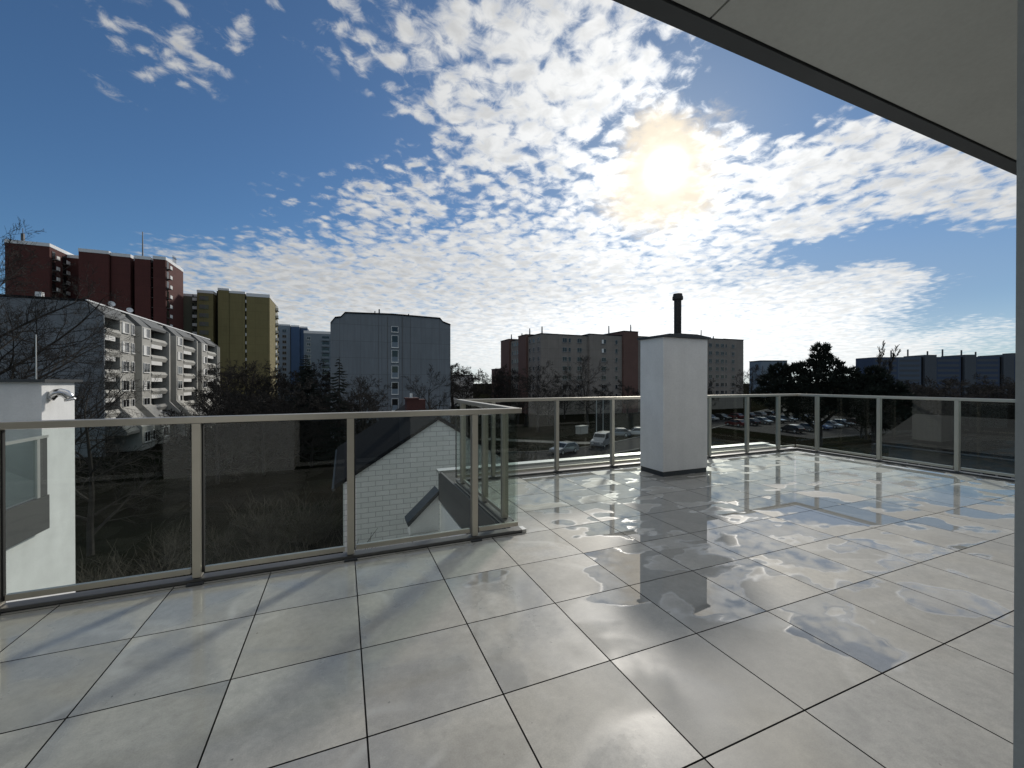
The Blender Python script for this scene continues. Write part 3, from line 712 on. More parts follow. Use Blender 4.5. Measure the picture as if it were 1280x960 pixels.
def red_tower():
    t = thing('red_tower', 'dark red stepped high-rise with white roof band behind the grey stepped block', 'building', (-64, 157, GZ))
    Y = 147.6
    volume(t, -80.43, -71.95, Y, 161.7, 38.4, M['brick_red'])
    volume(t, -71.9, -66.3, Y + 7.5, 161.6, 37.6, M['brick_red'])
    volume(t, -66.24, -59.95, Y + .2, 161.7, 37.9, M['brick_red'])
    volume(t, -59.75, -55.5, Y + .9, 161.5, 37.7, M['brick_red'])
    volume(t, -55.45, -54.42, Y + 3.0, 161.4, 37.3, M['brick_red'])
    volume(t, -54.36, -50.8, Y + .3, 161.6, 37.4, M['brick_red'])
    volume(t, -50.75, -50.15, Y + 2.5, 161.4, 37.2, M['brick_red'])
    volume(t, -50.1, -47.21, Y, 161.7, 37.7, M['brick_red'])
    bal = [(-71.9, Y + .9, 1.0, 1.3), (-71.9, Y + 5.4, .9, 1.5), (-50.8, Y + .7, .75, 1.2), (-47.21, Y + .7, .9, 1.5)]
    for (x, y, dx, dy) in bal:
        for r in range(11):
            z = 34.4 - 2.85 * r
            q = MB(); q.box(x + .03, x + dx, y, y + dy, z - .1, z + .05, 0); q.box(x + dx - .1, x + dx + .02, y - .02, y + dy, z + .055, z + 1.0, 1)
            q.box(x + .02, x + .06, y, y + dy, z + .06, z + 2.2, 2); q.build('balcony', [M['conc_dark'], M['white_panel'], M['win']], t)
    for (x, h) in ((-78.0, 2.6),):
        q = MB(); q.box(x, x + .5, Y + 1, Y + 1.6, 38.4, 40.6); q.tube([(x + .25, Y + 1.3, 40.6), (x + .25, Y + 1.3, 42)], .08, 5); q.build('antenna_cabinet', M['metal_dark'], t)
    q = MB(); q.tube([(-54, 152, 37.4), (-54, 152, 45.5)], [.22, .12], 5); q.build('antenna', M['metal_dark'], t)
    for k in range(4):
        q = MB(); q.tube([(-47.8, 155 + .8 * k, 37.7), (-47.8, 155 + .8 * k, 40.2)], .07, 5); q.tube([(-48, 155 + .8 * k, 39.6), (-47.6, 155.6 + .8 * k, 39.6)], .05, 4); q.build('antenna', M['metal_dark'], t)
red_tower()


def olive_tower():
    t = thing('olive_tower', 'olive yellow stepped high-rise with a sunlit right side beside the red high-rise', 'building', (-36, 170, GZ))
    Y = 161.35
    volume(t, -48.6, -43.55, Y + 4, 179, 30.6, M['olive_grey'], .8)
    volume(t, -43.5, -39.2, Y, 180, 31.4, M['olive'], .9)
    volume(t, -39.15, -37.9, Y + 4, 179, 32.2, M['roof_dark'], 0)
    volume(t, -37.83, -34.8, Y - .2, 180, 32.5, M['olive'], .7)
    volume(t, -34.78, -30.3, Y + .1, 180, 31.9, M['olive'], .8)
    volume(t, -30.26, -29.9, Y + 2, 179, 31.6, M['olive_grey'], .5)
    volume(t, -29.85, -23.07, Y, 180, 31.5, M['olive'], 1.1)
    for r in range(12):
        z = 28.2 - 2.8 * r
        q = MB(); q.box(-42.9, -40.4, Y - .12, Y - .02, z - .1, z + 1.3, 0); q.box(-42.7, -41.3, Y - .16, Y - .13, z + .2, z + 1.2, 1); q.build('window_panel', [M['olive_grey'], M['conc_dark']], t)
        for (x, y, dx, dy) in ((-30.25, Y + .3, .34, 1.4), (-23.07, Y + 13.5, .9, 2.4), (-45.5, Y + 2.6, 1.2, 1.3)):
            q = MB(); q.box(x + .02, x + dx, y, y + dy, z - .1, z + .05, 0); q.box(x + .03, x + dx + .03, y - .05, y + .03, z + .055, z + 1.0, 1); q.box(x + .015, x + .05, y + .05, y + dy, z + .06, z + 2.1, 2)
            q.build('balcony', [M['conc_dark'], M['white_panel'], M['win']], t)
olive_tower()


def blue_tower():
    t = thing('blue_tower', 'blue high-rise wedged between the olive tower and the plain grey gable', 'building', (-23, 242, GZ))
    volume(t, -31.5, -24.6, 236, 250, 30.9, M['pale_blue'], .7)
    volume(t, -24.2, -20.4, 235, 250, 30.5, M['blue'], .8)
    volume(t, -20.2, -16.9, 238, 250, 30.4, M['blue'], .8)
    for r in range(12):
        z = 27.5 - 2.8 * r
        for x in (-30.4, -27.3): window(t, x, 235.98, z, '-y', 1.8, 1.5, 2, 0, True)
    t = thing('pale_block', 'pale blue grey tower block with stacked balconies right of the blue tower', 'building', (-10, 215, GZ))
    volume(t, -16.2, 2, 207.4, 222, 24.9, M['pale_blue'], 1.2)
    for r in range(10):
        z = 21.4 - 2.75 * r
        window(t, -14.2, 207.38, z, '-y', 1.6, 1.4, 2, 0)
        q = MB(); q.box(-8.8, -5.6, 206.5, 207.38, z - .9, z - .75, 0); q.box(-8.8, -5.6, 206.4, 206.5, z - .89, z + .1, 1); q.box(-8.7, -5.7, 207.3, 207.37, z - .7, z + 1.2, 2)
        q.build('balcony', [M['conc_dark'], M['pale_blue'], M['win']], t)
blue_tower()


# ---------------------------------------------------------------- big plain gable (centre left)
def slab_gable():
    V = 72.27
    t = thing('apartment_slab', 'large plain grey gable end with one strip of stair windows and chamfered roof', 'building', (8.1, 100, GZ))
    prof = [(-1.8, GZ), (18.0, GZ), (18.0, 11.7), (16.6, 12.15), (16.1, 12.75), (7.8, 12.95), (0.4, 12.75), (-.25, 12.0), (-1.1, 11.85), (-1.8, 10.9)]
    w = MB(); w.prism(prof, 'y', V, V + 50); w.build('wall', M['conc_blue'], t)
    top = prof[2:]
    r = MB()
    for k in range(len(top) - 1):
        (x0, z0), (x1, z1) = top[k], top[k + 1]
        r.prism([(x0, z0 + .01), (x1, z1 + .01), (x1, z1 + .22), (x0, z0 + .22)], 'y', V - .12, V + 50)
    r.build('roof', M['roof_dark'], t)
    # stair strip, slightly recessed frame lines
    s = MB(); s.box(7.05, 7.12, V - .05, V - .002, -5, 12.6); s.box(9.55, 9.62, V - .05, V - .002, -5, 12.6); s.box(5.6, 5.64, V - .03, V - .002, -5, 12.6); s.box(10.9, 10.94, V - .03, V - .002, -5, 12.6)
    s.build('facade_joint', M['conc_dark'], t)
    for k, z in enumerate((10.5, 8.4, 5.9, 3.2, 0.4, -2.4, -5.1)):
        window(t, 8.3, V - .01, z, '-y', 1.15, 1.0 if k == 0 else 2.1, 1, 0)
        if k: q = MB(); q.box(7.8, 8.8, V - .06, V - .045, z - .95, z - .1); q.build('spandrel_panel', M['pale_blue'], t)
    for (x, h, ww) in ((5.2, .8, .15), (5.9, 1.2, .2), (6.8, .35, .6), (11.0, .7, .15), (12.8, .4, .3)):
        q = MB(); q.box(x, x + ww, V + 3, V + 3.5, 12.8, 13.1 + h); q.build('roof_vent', M['metal_dark'], t)
slab_gable()


# ---------------------------------------------------------------- beige block with red-brown stair towers
def beige_block():
    XL, Y = 53.0, 105.83
    t = thing('apartment_block', 'beige apartment block with red brown stair towers behind the chimney stack', 'building', (95, 120, GZ))
    def vol(x0, x1, y0, y1, zt, m): q = MB(); q.box(x0, x1, y0, y1, GZ, zt); q.box(x0 - .08, x1 + .08, y0 - .08, y1 + .08, zt + .003, zt + .25, 1); q.build('wall', [m, M['roof_dark']], t)
    vol(XL, 69.0, Y, 114.4, 15.4, M['beige'])
    vol(XL - .8, 66, 114.45, 120.4, 16.0, M['redbrown'])
    vol(XL - .2, 66, 120.45, 128.0, 15.2, M['beige'])
    vol(XL - .9, 66, 128.05, 135.8, 15.9, M['redbrown'])
    vol(XL - .3, 66, 135.85, 147.2, 6.2, M['redbrown'])
    vol(69.05, 81.05, Y - .8, 118, 15.9, M['beige'])
    vol(81.1, 86.8, Y - 1.5, 118, 17.3, M['redbrown'])
    vol(86.85, 100.0, Y - .6, 118, 16.0, M['beige'])
    vol(100.05, 106, Y - 1.3, 118, 17.3, M['redbrown'])
    vol(106.05, 118, Y - .4, 118, 16.2, M['beige'])
    vol(118.05, 126.9, Y, 118, 16.7, M['beige'])
    vol(126.95, 136.9, Y + .6, 118, 16.9, M['beige'])
    for r in range(7):
        z = 13.9 - 2.78 * r
        for (x, w, c) in ((60.9, 1.5, 0), (62.6, .8, 0), (66.0, 1.6, 0)): window(t, x, Y - .02, z, '-y', w, 1.3, 2 if w > 1 else 1, c, True)
        for (x, w, c) in ((74.2, 1.6, .5 if r < 2 else 0), (78.9, .9, 0)): window(t, x, Y - .82, z, '-y', w, 1.3, 2 if w > 1 else 1, c, True)
        for x in (119.6, 122.9, 125.4): window(t, x, Y - .02, z + .6, '-y', 1.5, 1.3, 2, 0, True)
        for x in (127.6, 131.5): window(t, x, Y + .58, z + .6, '-y', 1.4, 1.3, 2, 0, True)
        for y in (107.2, 110.5, 113): window(t, XL - .02, y, z, '-x', 1.2, 1.3, 2, 0, True)
        for y in (122, 124.2, 126.4): window(t, XL - .22, y, z, '-x', 1.2, 1.3, 2, 0, True)
    for (x, y, zb, h) in ((54, 115.5, 16, 2.2), (54, 121.5, 15.3, 2.0), (53.6, 129.5, 16, 1.8), (54.5, 108, 15.5, 2.4), (77.5, 107, 16, 3.2), (86, 107, 17.4, 2.6), (116.5, 107, 16.2, 3.6), (112, 108, 16.2, 1.6), (123.5, 108, 16.8, 1.2)):
        q = MB(); q.tube([(x, y, zb), (x, y, zb + h)], [.22, .16], 6); q.build('antenna', M['metal_dark'], t)
    q = MB()
    q.tube([(114.0, 108, 16.4), (114.0, 108, 17.2), (114.0, 108, 17.7), (114.0, 108, 18.0)], [1.2, 1.1, .7, .15], 12); q.build('roof_dome', M['metal_dark'], t)
beige_block()


def far_blocks():
    t = thing('distant_block', 'pale distant tower block on the horizon between the beige block and the pine', 'building', (250, 178, GZ), R(-22))
    q = MB(); q.box(-7.5, 9, -6, 6, 0, 22.6); q.build('wall', M['pale_blue'], t, world=False)
    q = MB(); q.box(-7.6, 9.1, -6.1, 6.1, 22.61, 23.2); q.build('roof', M['roof_dark'], t, world=False)
    # long dark blue slab
    a = Vector((276.6, 134.2)); b = Vector((352, 97)); L = (b - a).length; rz = math.atan2(b.y - a.y, b.x - a.x)
    t = thing('long_slab_block', 'long dark blue apartment slab on the horizon at right with rooftop chimneys', 'building', (a.x, a.y, GZ), rz)
    zt = 23.7
    x = 0.0
    segs = [(13, 'navy'), (12.3, 'pale'), (1.6, 'dark'), (6.2, 'grey'), (13, 'navy'), (1.6, 'dark'), (6, 'grey'), (12.5, 'navy'), (1.6, 'dark'), (5.5, 'grey'), (24, 'navy')]
    mm = {'navy': M['navy'], 'pale': M['pale_navy'], 'dark': M['roof_dark'], 'grey': M['slate']}
    for (wd, c) in segs:
        x1 = min(x + wd, L); y0 = 0.8 if c == 'dark' else (-.4 if c == 'grey' else 0)
        q = MB(); q.box(x + .02, x1, y0, 13, 0, zt + (1.2 if c == 'grey' else 0)); q.build('wall', mm[c], t, world=False)
        if c in ('navy', 'pale'):
            for r in range(8):
                q = MB(); q.box(x + .8, x1 - .8, -.06, -.01, zt - 2.6 - 2.8 * r, zt - 1.3 - 2.8 * r); q.build('window_band', M['slate'], t, world=False)
        x = x1
    for xx, h in ((12, 4), (21, 4.5), (31.5, 3.5), (39.5, 4.5), (49.5, 4), (57, 3), (80, 5)):
        q = MB(); q.box(xx - .25, xx + .25, 3, 3.5, zt, zt + h); q.build('chimney', M['metal_dark'], t, world=False)
    q = MB(); q.box(76, 82, 3, 8, zt, zt + 2.2); q.build('roof_house', M['metal_dark'], t, world=False)
    t = thing('distant_block', 'low white distant building among trees left of the beige block', 'building', (44, 160, GZ), R(-10))
    q = MB(); q.box(-5, 5, 0, 8, 0, 12.2); q.build('wall', M['white_panel'], t, world=False)
    q = MB(); q.box(-5.2, 5.2, -.2, 8.2, 12.21, 12.6); q.build('roof', M['roof_dark'], t, world=False)
far_blocks()


# ---------------------------------------------------------------- house with tiled roof (right)
def tiled_house():
    t = thing('tiled_house', 'low house with broad dark tiled roof beyond the right railing', 'house', (33, 6, GZ))
    X0, X1, V0, V1, ze, zr = 29.6, 37.2, -8, 13.6, -2.15, -0.75
    w = MB(); w.box(X0, X1, V0, V1, GZ, ze); w.build('wall', M['conc_dark'], t)
    r = MB(); r.prism([(X0 - .6, ze - .1), (33.4, zr), (X1 + .6, ze - .1), (X1 + .6, ze + .12), (33.4, zr + .2), (X0 - .6, ze + .12)], 'y', V0 - .4, V1 + .4); r.build('roof', M['tiles_roof'], t)
    g_ = MB(); g_.tube([(X0 - .68, V0 - .4, ze - .06), (X0 - .68, V1 + .4, ze - .06)], .07, 6); g_.build('gutter', M['metal_dark'], t)
    for y in (12.2, 9.3, 6.4, 3.5): window(t, X0 - .02, y, ze - 1.25, '-x', 1.1, 1.0, 2, 0, True)
    for y in (11, 8): window(t, X0 - .02, y, ze - 4, '-x', 1.3, 1.2, 2, 0)
    c = MB(); c.box(34.6, 35.3, 8.0, 8.7, -1.2, 0.25); c.build('chimney', M['white_panel'], t)
tiled_house()

# ---------------------------------------------------------------- trees
def bare_tree_parts(seed, H, spread=0.45, levels=4, twig=1.0, lean=(0, 0), low=0.18, counts=None, reach=0.62):
    rg = random.Random(seed); tr = MB(); cr = MB()
    def grow(p, d, L, r, lv):
        n = 5 if lv <= 1 else (4 if lv == 2 else 3)
        pts = [p.copy()]; rad = [r]; dd = d.copy()
        for k in range(n):
            j = 0.10 + 0.07 * lv
            dd = (dd + Vector((rg.uniform(-j, j) + lean[0] * .04, rg.uniform(-j, j) + lean[1] * .04, rg.uniform(-j, j) + (0.05 if lv else 0.02)))).normalized()
            pts.append(pts[-1] + dd * (L / n)); rad.append(max(r * (1 - 0.78 * (k + 1) / n), 0.006 * twig))
        (tr if lv <= 1 else cr).tube(pts, rad, 8 if lv == 0 else (5 if lv == 1 else 3), caps=False)
        if lv >= levels: return
        cnt = (counts or {0: 11, 1: 8, 2: 7, 3: 5, 4: 4})[lv]
        for c in range(cnt):
            f = (low + (1 - low) * (c + rg.random()) / cnt) if lv == 0 else (0.2 + 0.8 * (c + rg.random()) / cnt)
            f = min(f, 0.99); i = int(f * n); q = pts[i].lerp(pts[min(i + 1, n)], f * n - i)
            base = (pts[min(i + 1, n)] - pts[i]).normalized()
            az = rg.uniform(0, 2 * math.pi) if lv else c * 2.4 + rg.uniform(-.5, .5)
            a = base.cross(Vector((0.3, 0.2, 1)) if abs(base.z) < .95 else Vector((1, 0, 0))).normalized(); bb = base.cross(a)
            side = a * math.cos(az) + bb * math.sin(az)
            sp = spread * rg.uniform(0.8, 1.5) * (1.25 if lv == 0 else 1.0)
            nd = (base + side * sp * 1.6 + Vector((lean[0], lean[1], 0)) * .25).normalized()
            ln = L * (reach if lv == 0 else 0.52) * (1.05 - 0.5 * f) * rg.uniform(0.75, 1.2)
            grow(q, nd, ln, max(rad[min(i, n)] * 0.55, 0.006 * twig), lv + 1)
    grow(Vector((0, 0, 0)), Vector((0, 0, 1)), H * 0.92, H * 0.017 + 0.03, 0)
    return tr, cr


def bare_tree(label, x, y, H, seed, name='bare_tree', group='bare winter trees between the buildings', **k):
    t = thing(name, label, 'tree', (x, y, GZ), 0, group)
    a, c = bare_tree_parts(seed, H, **k)
    a.build('trunk', M['bark'], t, world=False, fix=False); c.build('crown', M['twig'], t, world=False, fix=False)
    return t


def spruce(label, x, y, H, Rb, seed, dense=1.0):
    rg = random.Random(seed)
    t = thing('spruce_tree', label, 'tree', (x, y, GZ), 0, 'dark spruces')
    a = MB(); a.tube([(0, 0, 0), (0, 0, H * .5), (0.05, 0, H)], [H * .016, H * .009, .02], 7)
    c = MB()
    z = H * 0.10
    while z < H * 0.985:
        f = z / H; rr = Rb * (1 - f) ** 0.85 * rg.uniform(0.75, 1.1) + 0.12
        nb = max(4, int(9 * dense * (1 - f * .4)))
        for k in range(nb):
            az = rg.uniform(0, 6.283); L = rr * rg.uniform(0.6, 1.12); dx, dy = math.cos(az), math.sin(az)
            droop = 0.28 + 0.25 * rg.random()
            P = lambda s: Vector((dx * L * s, dy * L * s, z - droop * L * s + 0.30 * L * s * s))
            a.tube([P(0), P(.5), P(1)], [.035, .02, .008], 3, caps=False)
            m = max(4, int(L * 11 * dense))
            for i in range(m):
                s = 0.18 + 0.82 * (i + rg.random()) / m; p = P(s)
                for sd in (-1, 1):
                    l = (0.20 + 0.42 * (1 - s)) * rg.uniform(.6, 1.2) * min(1, .5 + rr / 3); w = l * .30
                    e = Vector((dx * .55 - dy * sd, dy * .55 + dx * sd, -0.35 - .4 * rg.random())).normalized()
                    e2 = p + e * l; up = Vector((rg.uniform(-.3, .3), rg.uniform(-.3, .3), 1)).normalized() * w * .5
                    c.face([p - up, e2 - up * .2, e2 + up * .2, p + up])
        z += H * 0.022 * rg.uniform(.8, 1.3) / max(dense, .6)
    a.build('trunk', M['bark'], t, world=False, fix=False); c.build('crown', M['needle'], t, world=False, fix=False)
    return t


def pine(label, x, y, H, seed, lobes, trunk_top):
    """lobes: (dx, dy, z, r) cushions of needle tufts at the end of limbs"""
    rg = random.Random(seed)
    t = thing('pine_tree', label, 'tree', (x, y, GZ), 0)
    a = MB(); a.tube([(0, 0, 0), (.2, 0, H * .3), (-.1, .1, H * .6), (.1, 0, trunk_top)], [.32, .26, .18, .06], 8)
    c = MB()
    for (dx, dy, z, r) in lobes:
        z0 = max(H * .3, z - 1.6 - .4 * math.hypot(dx, dy))
        mid = Vector((dx * .5, dy * .5, (z0 + z) / 2 + .2))
        a.tube([(0, 0, z0), mid, (dx, dy, z)], [.12, .08, .04], 5, caps=False)
        nt = int(80 * r * r) + 20
        for k in range(nt):
            d = Vector((rg.gauss(0, 1), rg.gauss(0, 1), rg.gauss(0, .8))).normalized(); q = Vector((dx, dy, z)) + Vector((d.x, d.y, d.z * .7)) * r * rg.uniform(.35, 1.08) ** .7
            out = (d + Vector((0, 0, .5))).normalized()
            for j in range(9):
                e = (out + Vector((rg.uniform(-1, 1), rg.uniform(-1, 1), rg.uniform(-.7, 1))) * .85).normalized()
                l = rg.uniform(.28, .55); w = e.cross(Vector((rg.random(), rg.random(), rg.random()))).normalized() * .055
                c.face([q - w, q + e * l - w * .3, q + e * l + w * .3, q + w])
    a.build('trunk', M['bark'], t, world=False, fix=False); c.build('crown', M['pine'], t, world=False, fix=False)
    return t


bare_tree('tall dense bare tree at the left picture edge before the grey gable', -22.5, 39, 17.2, 11, spread=.55, levels=4, twig=1.25, low=.12, counts={0: 15, 1: 11, 2: 8, 3: 7})
bare_tree('bare tree with twigs crossing the loggia block, behind the white block', -18.6, 34.6, 13.4, 12, spread=.6, levels=4, twig=1.2, low=.12, lean=(.15, 0), counts={0: 15, 1: 11, 2: 8, 3: 7})
bare_tree('low leaning bare tree just right of the white block', -13.0, 30, 8.8, 13, spread=.6, levels=4, twig=1.0, low=.08, lean=(.5, 0))
bare_tree('dense bare tree half hidden behind the white block', -23.5, 33.5, 14.5, 21, spread=.6, twig=1.2, low=.1, counts={0: 15, 1: 11, 2: 8, 3: 7})
bare_tree('bare tree between the loggia block and the olive tower', -22.0, 95, 12.6, 14, spread=.6, twig=3, low=.1)
bare_tree('wide bare tree in front of the olive tower foot', -17.0, 92, 13.2, 15, spread=.62, twig=3, low=.1)
bare_tree('thin bare tree before the plain gable, left of its stair windows', 2.3, 47.5, 9.3, 16, spread=.5, twig=1.6)
bare_tree('thin bare tree before the plain gable, right of the brick chimney', 9.4, 47, 9.6, 17, spread=.45, twig=1.6)
bare_tree('big round bare tree in front of the beige block next to the chimney stack', 47.3, 72.4, 13.6, 18, spread=.62, twig=2.4, low=.15)
bare_tree('small bare tree in front of the red brown corner of the beige block', 35.4, 72, 11.6, 19, spread=.5, twig=2.4)
bare_tree('round bare tree right of the beige block', 120, 91, 14.0, 20, spread=.6, twig=3.6)
spruce('broad dark spruce before the blue tower', -4.6, 61.4, 13.5, 5.0, 31, 1.2)
spruce('slim layered spruce at the left edge of the plain gable', -0.35, 47.8, 12.4, 3.6, 32, .9)
rg = random.Random(44)
lob = [(0.2, 0, 13.2, .75), (.1, .2, 12.2, 1.0), (-.9, 0, 11.2, 1.2), (1.1, -.3, 11.3, 1.1), (-2.3, .4, 10.6, 1.2), (2.3, 0, 10.4, 1.2), (-3.6, 0, 11.0, 1.0), (-4.4, .3, 9.7, 1.2), (3.2, .2, 9.4, 1.3), (-3.0, -.5, 9.2, 1.5), (0, -.6, 9.8, 1.6), (1.6, -.6, 9.0, 1.5), (-1.5, -.8, 8.6, 1.5), (4.0, 0, 8.2, 1.3), (-4.8, 0, 8.0, 1.4), (0.5, -1, 7.6, 1.6), (2.7, -.8, 7.4, 1.5), (-3.2, -.8, 7.0, 1.5), (-.9, -1, 6.4, 1.5)]
# spread the cushions across the line of sight
ang = R(-57); lob = [(a * math.cos(ang) - b * math.sin(ang), a * math.sin(ang) + b * math.cos(ang), z, r) for a, b, z, r in lob]
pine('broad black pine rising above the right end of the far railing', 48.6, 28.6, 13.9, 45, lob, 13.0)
lob2 = [(0, 0, 12.0, .8), (.7, 0, 11.2, 1.0), (-.7, .2, 11.0, 1.0), (1.8, 0, 10.2, 1.1), (-1.7, 0, 9.8, 1.2), (.2, -.4, 9.8, 1.4), (2.6, 0, 9.0, 1.2), (.9, -.5, 8.6, 1.4), (-1.0, -.5, 8.0, 1.4), (2.2, -.3, 7.5, 1.3), (0, -.5, 6.8, 1.4)]
lob2 = [(a * .85, b, z - 1.3, r * .9) for a, b, z, r in lob2]
lob2 = [(a * math.cos(ang) - b * math.sin(ang), a * math.sin(ang) + b * math.cos(ang), z, r) for a, b, z, r in lob2]
pine('smaller black pine joined to the right of the broad pine', 51.6, 25.0, 11.2, 46, lob2, 10.3)

# tall narrow poplars far right
for i, (x, y, H, s) in enumerate(((230.2, 110.2, 27.8, 51), (233.6, 108.6, 25.0, 52))):
    bare_tree(('tall narrow bare poplar before the left end of the long blue slab', 'shorter narrow bare poplar beside the tall poplar at right')[i], x, y, H, s, 'poplar_tree', 'bare poplars', spread=.10, twig=6, reach=.3)

# rows of trees far off: copies of three originals
protos = []
for i, (s, H) in enumerate(((61, 11.5), (62, 12.2), (63, 10.6))):
    tr, cr = bare_tree_parts(s, H, .62, 4, 4.5, low=.06)
    protos.append((tr.mesh('trunk', M['bark']), cr.mesh('crown', M['twig']), H))
def row_tree(label, group, x, y, H, i, rz):
    t = thing('bare_tree', label, 'tree', (x, y, GZ), rz, group)
    k = H / protos[i][2]; t.scale = (k * 1.15, k * 1.15, k)
    for nm, me in (('trunk', protos[i][0]), ('crown', protos[i][1])):
        o = bpy.data.objects.new(nm, me); C.objects.link(o); o.parent = t
rg = random.Random(7)
spots = []
for k in range(15):
    f = k / 14; spots.append((82 + 30 * f + rg.uniform(-2, 2), 42.5 - 13 * f + rg.uniform(-3, 3), rg.uniform(7.6, 9.2)))
for k in range(9):
    f = k / 8; spots.append((98 + 36 * f, 58 - 18 * f + rg.uniform(-3, 3), rg.uniform(8, 9.6)))
for s in spots: row_tree('dark bare tree in the dense row before the long blue slab', 'trees before the long blue slab', s[0], s[1], s[2], rg.randrange(3), rg.uniform(0, 6))
for k in range(9):
    row_tree('small bare tree on the far horizon between the plain gable and the beige block', 'trees on the horizon left of the beige block', 28 + 3.1 * k + rg.uniform(-1, 1), 138 + rg.uniform(-14, 10), rg.uniform(12, 15), rg.randrange(3), rg.uniform(0, 6))
for k in range(9):
    row_tree('dark bare tree along the foot of the tower blocks at left', 'trees along the foot of the left towers', -20.5 + 2.4 * k + rg.uniform(-1, 1), 86 + rg.uniform(-8, 12), rg.uniform(9.5, 12), rg.randrange(3), rg.uniform(0, 6))
for k in range(8):
    row_tree('bare tree in the strip before the beige block', 'trees in front of the beige block', 36 + 9 * k + rg.uniform(-2, 2), 88 + rg.uniform(-6, 6), rg.uniform(8, 10.5), rg.randrange(3), rg.uniform(0, 6))
for k in range(9):
    row_tree('bare tree behind the garden at left', 'trees behind the left garden', -13 + 2.0 * k + rg.uniform(-1, 1), 50 + rg.uniform(-4, 8), rg.uniform(6.5, 8.5), rg.randrange(3), rg.uniform(0, 6))

# bare shrubs in the garden below
sh = []
for i in range(3):
    q = MB(); r2 = random.Random(80 + i)
    for k in range(46):
        az = r2.uniform(0, 6.28); L = r2.uniform(.9, 2.1); tl = r2.uniform(.2, .9); p = Vector((r2.uniform(-.3, .3), r2.uniform(-.3, .3), 0)); d = Vector((math.cos(az) * tl, math.sin(az) * tl, 1)).normalized()
        pts = [p]
        for j in range(4):
            d = (d + Vector((r2.uniform(-.2, .2), r2.uniform(-.2, .2), -.06))).normalized(); pts.append(pts[-1] + d * L / 4)
            if j > 0:
                e = (d + Vector((r2.uniform(-1, 1), r2.uniform(-1, 1), r2.uniform(-.3, .6)))).normalized(); q.tube([pts[-1], pts[-1] + e * L * .3], [.010, .005], 3, caps=False)
        q.tube(pts, [.016, .014, .011, .008, .005], 3, caps=False)
    sh.append(q.mesh('shrub', M['scrub']))
for i in range(2):
    q = MB(); r2 = random.Random(90 + i)
    for k in range(26):
        p = Vector((r2.uniform(-2, 2), r2.uniform(-2, 2), r2.uniform(0.0, .5))); az = r2.uniform(0, 6.28); d = Vector((math.cos(az), math.sin(az), r2.uniform(.1, .7))).normalized(); pts = [p]
        for j in range(7):
            d = (d + Vector((r2.uniform(-.15, .15), r2.uniform(-.15, .15), -.12))).normalized(); pts.append(pts[-1] + d * .42)
            e = (d + Vector((r2.uniform(-1, 1), r2.uniform(-1, 1), r2.uniform(-.2, .6)))).normalized(); q.tube([pts[-1], pts[-1] + e * .6], [.012, .005], 3, caps=False)
        q.tube(pts, [.028, .026, .023, .02, .016, .012, .009, .005], 4, caps=False)
    me_ = q.mesh('brush_pile', M['scrub'])
    for (x, y, rz) in (((-6.2, 13.5, 0), (-4.0, 17.5, 2)) if i == 0 else ((-1.6, 15.0, 1), (-8.0, 19.5, 3))):
        o = bpy.data.objects.new('brush_pile', me_); C.objects.link(o); o.location = (x, y, GZ); o.rotation_euler = (0, 0, rz)
        tag(o, 'loose pile of cut pale branches lying in the dark garden below', 'brush pile', 'brush piles in the garden')
rg = random.Random(9)
for k in range(46):
    x = rg.uniform(-11, 1.5); y = rg.uniform(11, 30)
    if x > -0.8 and y > 18.5: x -= 3
    o = bpy.data.objects.new('bare_shrub', sh[rg.randrange(3)]); C.objects.link(o); o.location = (x, y, GZ); o.rotation_euler = (0, 0, rg.uniform(0, 6)); o.scale = [rg.uniform(.7, 1.5)] * 3
    tag(o, 'bare tangled shrub in the dark garden below the near railing', 'shrub', 'bare shrubs in the garden')
for k in range(26):
    x = rg.uniform(12, 30); y = rg.uniform(22, 42)
    o = bpy.data.objects.new('bare_shrub', sh[rg.randrange(3)]); C.objects.link(o); o.location = (x, y, GZ); o.rotation_euler = (0, 0, rg.uniform(0, 6)); o.scale = [rg.uniform(.8, 1.5)] * 3
    tag(o, 'bare shrub on the grass this side of the road', 'shrub', 'bare shrubs by the road')

